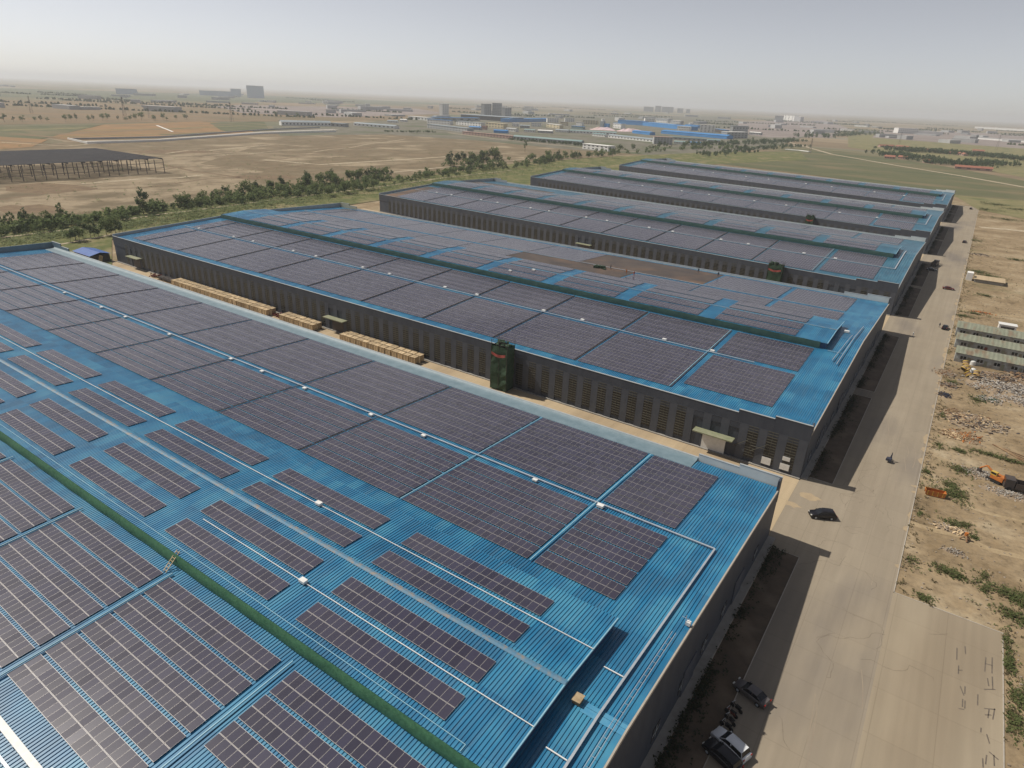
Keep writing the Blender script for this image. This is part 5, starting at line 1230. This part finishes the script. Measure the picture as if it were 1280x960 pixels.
# thicket that fills the belt behind and between the single trees
th = far_trees; far_trees = MB()
for pts, n_ in (([(0, 291), (75, 283), (150, 273), (240, 257), (330, 243), (400, 234), (490, 224)], 190), ([(235, 260), (330, 249), (400, 241), (470, 233)], 110), ([(500, 226), (560, 217), (640, 208), (700, 201)], 100), ([(560, 209), (628, 200)], 45), ([(680, 201), (760, 194), (860, 187), (940, 186)], 90)):
    P = [Vector((*at(u, v), 0)) for u, v in pts]
    for _ in range(n_):
        k_ = R.randrange(len(P)-1); p = P[k_].lerp(P[k_+1], R.random()); far_tree(p.x+R.gauss(0, 3.5), p.y+R.gauss(0, 6), R.uniform(.4, .95)*(1.0 if p.y < 400 else 1.3))
tag(far_trees.build('belt_thicket', M['leaf_a']), None, None, None, 'stuff')
# undergrowth of the belt: uncountable
ub = MB(); U2 = MB()
poly_px = [(0,306),(70,296),(150,284),(240,270),(330,256),(400,248),(560,226),(640,214),(760,200),(900,192),(0,285),(130,270),(250,256),(320,246),(400,236),(560,216),(700,204)]
for _ in range(9000):
    a, b_ = R.sample(poly_px, 2); f_ = R.random(); u = a[0]+(b_[0]-a[0])*f_; v = a[1]+(b_[1]-a[1])*f_+R.gauss(0, 3)
    x, y = at(u, v)
    if x > -292 or y < -40: continue
    if y > 600 and R.random() < .5: continue
    s_ = R.uniform(.4, 1.6); mb_ = ub if R.random() < .6 else U2
    for _ in range(4):
        q = R.uniform(0, 6.283); z = R.uniform(.3, 1.3)*s_*.8; cx, cy = x+R.gauss(0, .8), y+R.gauss(0, .8); l = R.uniform(.4, 1.0)*s_
        mb_.poly([(cx, cy, z), (cx+l*math.cos(q), cy+l*math.sin(q), z+R.uniform(-.2, .5)), (cx+l*math.cos(q+1.2), cy+l*math.sin(q+1.2), z+R.uniform(-.2, .5))])
for _ in range(700):
    u, v = R.uniform(0, 640), R.uniform(176, 262)
    if v > 266-.11*u: continue
    x, y = at(u, v); s_ = R.uniform(.5, 1.7)
    for _ in range(5):
        q = R.uniform(0, 6.283); z = R.uniform(.2, 1.3)*s_; cx, cy = x+R.gauss(0, .9), y+R.gauss(0, .9); l = R.uniform(.5, 1.2)*s_
        U2.poly([(cx, cy, z), (cx+l*math.cos(q), cy+l*math.sin(q), z+R.uniform(-.2, .5)), (cx+l*math.cos(q+1.2), cy+l*math.sin(q+1.2), z+R.uniform(-.2, .5))])
tag(ub.build('undergrowth', M['leaf_b']), None, None, None, 'stuff'); tag(U2.build('undergrowth_dark', M['leaf_a']), None, None, None, 'stuff')

# ------------------------------------------------------------------ steel frame hall at far left
t = empty('steel_frame_hall', (-556, 82, 0)); tag(t, 'unfinished dark steel frame hall with a roof and open columns', 'steel frame')
X0, X1, Y0, Y1, Zt = -672, -559, -90, 204, 12.0
b = MB()
for q in np.arange(X0, X1, 1.5): b.box(q, q+.62, Y0, Y1, Zt-.2, Zt)
for q in np.arange(Y0, Y1+.1, 12.25): b.box(X0, X1, q-.3, q+.3, Zt-1.1, Zt-.25)
b.build('roof', mat('dark_unfinished_roof', (.030, .028, .034), (.05, .045, .048), .05, rough=.7), t, (556, -82, 0))
for i in range(40):
    y = Y0+(Y1-Y0)*i/39
    for x in (X1+.6, X1-24, X1-60, X1-96):
        c = MB(); c.box(x-.22, x+.22, y-.22, y+.22, 0, Zt-.9); c.build('column', M['steel_dark'], t, (556, -82, 0))
for z in (4.0, 8.0): MB().box(X1+.2, X1+.5, Y0, Y1, z, z+.35).build('beam', M['steel_dark'], t, (556, -82, 0))
t.location = (0, 0, 0)
for c in kids(t): c.location = (0, 0, 0)

# ------------------------------------------------------------------ industrial park and far buildings
def bldg(u0, v0, u1, v1, depth, hgt, wm, rm, label, cat='building', floors=2, nw=8, rh=0.6, name='industrial_building', gable=False, win=True, group=None, overhang=.6):
    """front wall base runs between two surveyed ground points; depth goes away from the camera"""
    a = Vector((*at(u0, v0), 0)); b = Vector((*at(u1, v1), 0)); d = b-a; L = d.length; ang = math.atan2(d.y, d.x)
    t = empty(name, (a.x, a.y, .2), ang); tag(t, label, cat, group)
    if gable:
        w_ = MB(); w_.prism([(0, 0), (depth, 0), (depth, hgt), (depth/2, hgt+rh), (0, hgt)], 0, L); w_.build('wall', wm, t)
        r = MB(); r.poly([(-overhang, -overhang, hgt+.05), (L+overhang, -overhang, hgt+.05), (L+overhang, depth/2, hgt+rh+.2), (-overhang, depth/2, hgt+rh+.2)]).poly([(-overhang, depth/2, hgt+rh+.2), (L+overhang, depth/2, hgt+rh+.2), (L+overhang, depth+overhang, hgt+.05), (-overhang, depth+overhang, hgt+.05)])
        r.build('roof', rm, t)
    else:
        MB().box(0, L, 0, depth, 0, hgt).build('wall', wm, t)
        MB().box(-overhang, L+overhang, -overhang, depth+overhang, hgt+.01, hgt+rh).build('roof', rm, t)
    if win:
        fh = hgt/floors; st = L/nw; first = None
        for f_ in range(floors):
            for i in range(nw):
                x = st*(i+.5)
                if first is None: first = MB().box(-st*.2, st*.2, -.12, -.01, fh*.34, fh*.72).build('window', M['far_window'], t, (x, 0, 0))
                else:
                    c = first.copy(); C.objects.link(c); c.location = (x, 0, f_*fh)
    return t
bldg(352, 157, 414, 158, 20, 7, M['bwhite'], M['roof_grey'], 'long pale blue roofed shed with white bays, leftmost in the park', 'shed', 1, 14, 3, gable=True)
bldg(414, 158, 430, 159, 18, 6, M['bgrey'], M['roof_grey'], 'low grey end block joined to the leftmost park shed', 'shed', 1, 3, 1)
bldg(442, 157, 493, 161, 16, 5, M['bwhite'], M['roof_grey'], 'second pale blue roofed shed from the left with green before it', 'shed', 1, 10, 2, gable=True)
bldg(510, 149, 534, 151, 20, 8, M['bwhite'], M['bwhite'], 'small white shed left of the pale tower', 'shed', 1, 6, 1)
bldg(534, 160, 584, 166, 16, 8, M['bgrey'], M['roof_grey'], 'grey two storey block in front of the white park block', 'building', 2, 14, .8)
bldg(534, 154, 562, 156, 14, 10, M['bwhite'], M['roof_blue'], 'white two storey block with a blue roof below the pale tower', 'building', 2, 8, .8)
bldg(570, 156, 601, 159, 14, 9, M['bwhite'], M['roof_grey'], 'white two storey block left of the cream block', 'building', 2, 9, .8)
bldg(607, 159, 629, 161, 14, 11, M['bcream'], M['bcream'], 'cream yellow block in the middle of the park', 'building', 2, 6, .6)
bldg(543, 151, 600, 151.5, 20, 9, M['bgrey'], M['roof_blue'], 'flat blue roofed shed behind the white blocks', 'shed', 1, 6, .8)
bldg(576, 148, 640, 152.5, 60, 12, M['steel_dark'], M['roof_grey'], 'wide dark hall with an overhanging grey roof', 'hall', 1, 12, 1.5, win=False, overhang=5)
bldg(636, 153, 690, 152, 30, 9, M['roof_blue'], M['roof_blue'], 'bright blue hall right of the dark overhanging roof', 'hall', 1, 8, 1.2, win=False)
bldg(553, 146, 561, 146, 14, 42, M['bwhite'], M['bwhite'], 'slim pale tower standing alone at the park', 'tower', 6, 3, .6, win=True)
bldg(605, 146, 614, 146, 14, 46, M['bgrey'], M['bgrey'], 'left grey tower block of the pair', 'tower block', 9, 4, .6)
bldg(615, 146, 627, 146.5, 14, 50, M['bgrey'], M['bgrey'], 'right grey tower block of the pair', 'tower block', 9, 5, .6)
bldg(631, 147, 639, 147, 14, 36, M['bgrey'], M['bwhite'], 'short grey tower block right of the pair', 'tower block', 7, 3, .6)
bldg(578, 168, 640, 174, 8, 5.5, M['bpink'], M['bpink'], 'long pinkish unfinished brick row in front of the park', 'building', 2, 16, .4)
bldg(641, 174, 726, 181, 12, 5, M['bgrey'], M['roof_teal'], 'long low grey shed with a dull green roof', 'shed', 1, 18, 2, gable=True)
bldg(728, 186, 760, 189.5, 16, 7.5, M['bwhite'], M['bwhite'], 'white two storey building with square windows behind the belt trees', 'building', 2, 6, .5)
bldg(712, 166, 770, 169, 12, 5, M['bwhite'], M['roof_teal'], 'long pale dormitory with a green roof, upper one', 'dormitory', 1, 14, 2, gable=True)
bldg(760, 172, 816, 178, 12, 5, M['bwhite'], M['roof_grey'], 'long pale dormitory with a grey roof, lower one', 'dormitory', 1, 14, 2, gable=True)
bldg(817, 180, 840, 181, 14, 13, M['bgrey'], M['bpink'], 'unfinished grey concrete block with red top', 'building', 4, 6, .5)
bldg(683, 159, 699, 161, 12, 9, M['bcream'], M['bwhite'], 'small cream house beside the bright blue hall', 'building', 2, 4, .5)
bldg(684, 153, 698, 153.5, 12, 13, M['bwhite'], M['bgrey'], 'white four storey flats behind the small cream house', 'flats', 4, 5, .5)
bldg(706, 152, 718, 152.5, 12, 12, M['bwhite'], M['bgrey'], 'white flats left of the cream flats', 'flats', 4, 5, .5)
bldg(728, 155, 747, 156, 12, 13, M['bcream'], M['bgrey'], 'cream flats left of the blue silo tower', 'flats', 4, 6, .5)
bldg(714, 161, 728, 162, 14, 7, M['roof_teal'], M['roof_blue'], 'small teal shed with a blue roof', 'shed', 1, 4, .6, win=False)
bldg(772, 155, 803, 157, 40, 13, M['roof_blue'], M['roof_blue'], 'big blue works hall left of centre in the right park', 'hall', 1, 8, 1, win=False)
bldg(803, 157, 858, 163, 40, 11, M['roof_blue'], M['roof_blue'], 'long blue works hall with a pale roof', 'hall', 1, 8, 1, win=False)
bldg(826, 167, 908, 174, 26, 7, M['roof_blue'], M['roof_blue'], 'lower bright blue works hall with a wavy pale roof edge', 'hall', 1, 12, 2.5, win=False, gable=True)
bldg(836, 174, 882, 177, 14, 4.5, M['bgrey'], M['roof_teal'], 'low pale teal shed before the bright blue works', 'shed', 1, 8, 1)
bldg(874, 165, 893, 166, 14, 20, M['bwhite'], M['bwhite'], 'white works tower block with stacked roofs', 'works', 5, 4, .6)
bldg(893, 165, 906, 167, 12, 9, M['steel_dark'], M['roof_blue'], 'dark annex right of the white works tower', 'annex', 1, 3, .6, win=False)
bldg(908, 173, 934, 173, 18, 14, M['bgrey'], M['bwhite'], 'grey columned works at the right of the park', 'works', 3, 6, 1)
bldg(915, 168, 934, 168, 10, 22, M['bgrey'], M['roof_grey'], 'upper works storey with roof pipes at the right of the park', 'works', 2, 5, 1)
bldg(968, 150.5, 978, 151, 30, 32, M['bgrey'], M['bwhite'], 'left wing of the far white and grey building', 'building', 4, 3, 1, win=False)
bldg(979, 150.5, 992, 151.5, 30, 36, M['bwhite'], M['bgrey'], 'middle of the far white and grey building', 'building', 4, 3, 1)
bldg(992, 151.5, 1000, 152, 30, 30, M['bgrey'], M['bwhite'], 'right wing of the far white and grey building', 'building', 4, 3, 1, win=False)
bldg(1122, 166.5, 1147, 167.5, 30, 20, M['bwhite'], M['bwhite'], 'long white building with a raised left end, far right', 'building', 3, 10, 1)
bldg(1147, 167.5, 1178, 169, 30, 12, M['bwhite'], M['bwhite'], 'low white wing of the long far right building', 'building', 1, 8, 1, win=False)
bldg(1218, 160.5, 1280, 164, 60, 12, M['bwhite'], M['bwhite'], 'long pale strip shed near the right horizon, upper', 'shed', 1, 8, 1, win=False)
bldg(1222, 174, 1290, 179, 40, 6, M['bwhite'], M['bgrey'], 'long pale strip shed near the right horizon, lower', 'shed', 1, 8, 1, win=False)
for u0, v0, u1, v1, lb_ in ((1100, 184, 1118, 184.5, 'leftmost wide red roofed village house'), (1119, 184.5, 1134, 186, 'second red roofed village house from the left'), (1150, 189, 1168, 190.5, 'red roofed house in the rear of the village'), (1168, 190, 1178, 191, 'small red house beside the rear village house'), (1178, 192, 1192, 193, 'bright orange roofed village house'), (1193, 193, 1204, 195, 'orange house right of the bright one'),
     (1193, 211, 1240, 214.5, 'long low red roofed village shed at the front'), (1105, 198, 1118, 199, 'small reddish house at the left front of the village'), (1122, 198.5, 1133, 199.5, 'second small reddish house at the left front'), (1153, 203, 1161, 204, 'pale pink house among the village trees'), (1215, 190, 1230, 191, 'faint red roof at the right rear of the village')):
    bldg(u0, v0, u1, v1, 8, 3.2, M['bpink'], M['roof_red'], lb_, 'house', 1, 4, 2.4, 'village_house', gable=True, group='red roofed village houses')
fill = [(640,158,648,158.4,12,8,'bwhite','bwhite'),(650,160,662,160.5,14,6,'bgrey','roof_grey'),(664,158,676,158.6,12,9,'bwhite','roof_grey'),(655,165,668,165.8,10,5,'bwhite','roof_teal'),(672,166,690,167,12,5,'bgrey','bwhite'),(694,165,710,166,12,5,'bwhite','roof_grey'),(700,157,708,157.5,12,11,'bcream','bgrey'),(720,157,727,157.5,12,10,'bwhite','bgrey'),
 (602,162,606,162.3,10,7,'bpink','roof_red'),(632,164,644,165,12,6,'bwhite','bgrey'),(617,166,634,167,10,5,'roof_blue','roof_blue'),(586,162,600,163,10,6,'bgrey','roof_blue'),(766,160,776,161,16,14,'bwhite','roof_blue'),(806,152.5,818,153,18,15,'bwhite','bwhite'),(820,153.5,834,154.5,18,12,'bwhite','roof_grey'),(838,155,850,156,16,14,'bgrey','bwhite'),
 (846,163,862,164,14,12,'bwhite','bwhite'),(856,159,872,160.5,20,9,'roof_blue','roof_blue'),(790,166.5,812,169,16,6,'roof_blue','roof_blue'),(740,170,756,171.5,10,5,'bwhite','roof_teal'),(842,180,856,181,10,4.5,'bwhite','roof_teal'),(862,181,876,181.6,10,4,'bwhite','roof_blue'),(884,178,900,178.8,12,5,'bgrey','roof_teal'),(500,152,508,152.4,10,5,'bwhite','bwhite'),(484,153,497,153.6,10,4,'bwhite','roof_grey'),(936,168,950,169,14,6,'bgrey','bwhite'),(1050,163,1066,164,16,7,'bwhite','bwhite'),(1068,158,1084,159,20,8,'bwhite','bgrey')]
TONE = {'bwhite':'white','bgrey':'grey','bcream':'cream','bpink':'pinkish','roof_blue':'blue','roof_grey':'grey','roof_teal':'dull green','roof_red':'red'}
fill.sort(key=lambda f: f[0])
for i, (u0, v0, u1, v1, dp, hg, wm, rm_) in enumerate(fill):
    bldg(u0, v0, u1, v1, dp, hg, M[wm], M[rm_], f'small {TONE[wm]} walled block, {TONE[rm_]} roof, {ordn(i)} small block from left in the park', 'building', 2 if hg > 6 else 1, max(3, int((u1-u0)/2)), .6 if hg > 6 else 1.6, gable=hg <= 6, win=not wm.startswith('roof'), name='park_block')
t = empty('silo_tower', (*at(753, 159), .2)); tag(t, 'blue silo tower with a pale round head', 'silo')
MB().box(-6, 6, -6, 6, 0, 17).build('tower', M['roof_grey'], t); MB().tube((0, 0, 17), (0, 0, 24), 5, 12).build('head', M['bwhite'], t); MB().box(7, 22, -4, 6, 0, 11).build('shed', M['roof_blue'], t)
for u0, u1, v, lb_ in ((735, 768, 162, 'left pink and white heap of sacks'), (768, 805, 164, 'right pink and white heap of sacks')):
    a = Vector((*at(u0, v), 0)); b_ = Vector((*at(u1, v+1.5), 0)); L = (b_-a).length; t = MB(); rows = []
    for i in range(13): rows.append([(L*i/12, 14*(j/6-.5)*2, max(0, (1-abs(j/6-.5)*2))*9*R.uniform(.7, 1.2)*math.sin(math.pi*min(1, max(.05, i/12)))) for j in range(7)])
    tag(t.grid(rows).build('sack_heap', M['sack'], None, (a.x, a.y+10, .2), math.atan2(b_.y-a.y, b_.x-a.x)), lb_, 'heap')
# white walls / covered strips
def low_wall(pts, wd, hgt, m, label, name='boundary_wall'):
    P = [Vector((*at(u, v), 0)) for u, v in pts]; b = MB()
    for a, c in zip(P[:-1], P[1:]):
        d = (c-a); b.cbox((a.x+c.x)/2, (a.y+c.y)/2, .2, d.length, wd, hgt, math.atan2(d.y, d.x))
    return tag(b.build(name, m), label, 'wall')
low_wall([(85,174.5),(110,180)], 1, 2.2, M['bwhite'], 'short end of the long white wall at left')
low_wall([(110,180),(200,177),(330,167.5),(420,165)], 1.2, 2.4, M['bwhite'], 'long white boundary wall, near one')
low_wall([(87,175),(200,172.5),(330,163),(400,160)], 1.2, 2.2, M['bgrey'], 'long grey boundary wall, far one')
low_wall([(982,187),(1000,188.5),(1012,190)], 6, 1.0, M['bwhite'], 'small white strip at the corner of the green field', 'concrete_slab')
low_wall([(196,157),(206,161),(216,165)], 3, .4, M['bwhite'], 'short pale farm path wall in the wheat')
# skyline, several kilometres away
def far_block(u, dist, wd, dp, hgt, m, label, cat='tower block', name='distant_block'):
    x, y = at_d(u, dist); ang = -math.atan2(x-CAM[0], y-CAM[1])
    t = empty(name, (x, y, .2), ang); tag(t, label, cat, 'buildings on the far skyline')
    MB().box(-wd/2, wd/2, 0, dp, 0, hgt).build('wall', m, t); MB().box(-wd/2-.5, wd/2+.5, -.5, dp+.5, hgt+.01, hgt+2).build('roof', M['bgrey'], t)
    return t
far_block(315, 5200, 56, 30, 76, M['bhazed'], 'tall block left half, highest on the left skyline'); far_block(325.5, 5200, 56, 30, 75, M['bhazed'], 'tall block right half, highest on the left skyline')
far_block(296, 5600, 70, 30, 50, M['bhazed'], 'shorter block left of the tallest skyline pair'); far_block(272, 5600, 230, 40, 30, M['bhazed'], 'long low skyline hall left of the tall pair', 'hall')
far_block(160, 4800, 110, 40, 28, M['bhazed'], 'long dark works with small stacks on the left skyline', 'works'); 

for i, (u, wd, hg) in enumerate(((812, 100, 62), (824, 60, 80), (836, 120, 72), (852, 60, 60), (862, 40, 52))): far_block(u, 7500, wd, 40, hg*.7, M['bgrey'], f'{ordn(i)} faint block from the left on the right half of the skyline')
# scattered low sheds and tree lines near the horizon
sb_ = MB(); R2 = random.Random(3)
for _ in range(110):
    u = R2.uniform(-40, 1320); dist = R2.choice([2600, 3200, 3800, 4600, 5600])*R2.uniform(.8, 1.2); x, y = at_d(u, dist); sb_.cbox(x, y, .2, R2.uniform(20, 120), R2.uniform(12, 40), R2.uniform(5, 14), R2.uniform(0, 3))
tag(sb_.build('distant_sheds', M['bgrey']), None, None, None, 'stuff')
tl = MB()
for _ in range(45):
    u = R2.uniform(-60, 1340); dist = R2.choice([2600, 3300, 3900, 4600, 5600, 6800])*R2.uniform(.85, 1.15); x, y = at_d(u, dist); n_ = int(R2.uniform(20, 70)); a = R2.gauss(.35, .25); l = R2.uniform(6, 14)
    for i in range(n_):
        h_ = R2.uniform(3, 8); xx, yy = x+math.cos(a)*l*i+R2.gauss(0, 3), y+math.sin(a)*l*i+R2.gauss(0, 3); w_ = R2.uniform(4, 8)
        tl.cbox(xx, yy, 0, w_, w_, h_*.7, R2.uniform(0, 3)); tl.cbox(xx+R2.gauss(0, 1), yy, h_*.6, w_*.6, w_*.6, h_*.4, R2.uniform(0, 3))
tag(tl.build('distant_tree_lines', M['leaf_c']), None, None, None, 'stuff')

# pylons and poles
def pylon(u, v, hgt, label, tilt=0):
    x, y = at(u, v); t = empty('power_pylon', (x, y, 0)); tag(t, label, 'pylon', 'power pylons in the fields')
    b = MB(); w_ = hgt*.07; r_ = max(.09, hgt*.005)
    for a, c in ((-1, -1), (1, -1), (1, 1), (-1, 1)): b.tube((a*w_, c*w_, 0), (a*w_*.12, c*w_*.12, hgt), r_, 4)
    for i in range(7):
        f0, f1 = i/7, (i+1)/7; k0, k1 = w_*(1-.88*f0), w_*(1-.88*f1)
        b.tube((-k0, -k0, hgt*f0), (k1, -k1, hgt*f1), r_*.6, 3); b.tube((k0, -k0, hgt*f0), (-k1, -k1, hgt*f1), r_*.6, 3)
    b.build('mast', M['steel_dark'], t)
    for f_ in (.74, .84, .94): MB().tube((-w_*1.8, 0, hgt*f_), (w_*1.8, 0, hgt*f_), r_, 4).build('crossarm', M['steel_dark'], t)
pylon(157, 150, 42, 'tallest left pylon above the wheat fields'); pylon(290, 152, 38, 'pylon near the centre left with the green field below'); pylon(40, 142, 34, 'faint pylon at the far left'); pylon(187, 148, 24, 'small pylon right of the tallest left one')
pylon(305, 146, 22, 'small thin pylon right of the central one'); pylon(1245, 188, 36, 'pylon above the village right end'); pylon(1124, 180, 30, 'pylon left of the long white far building'); pylon(1012, 192, 26, 'pylon at the left end of the far right road')
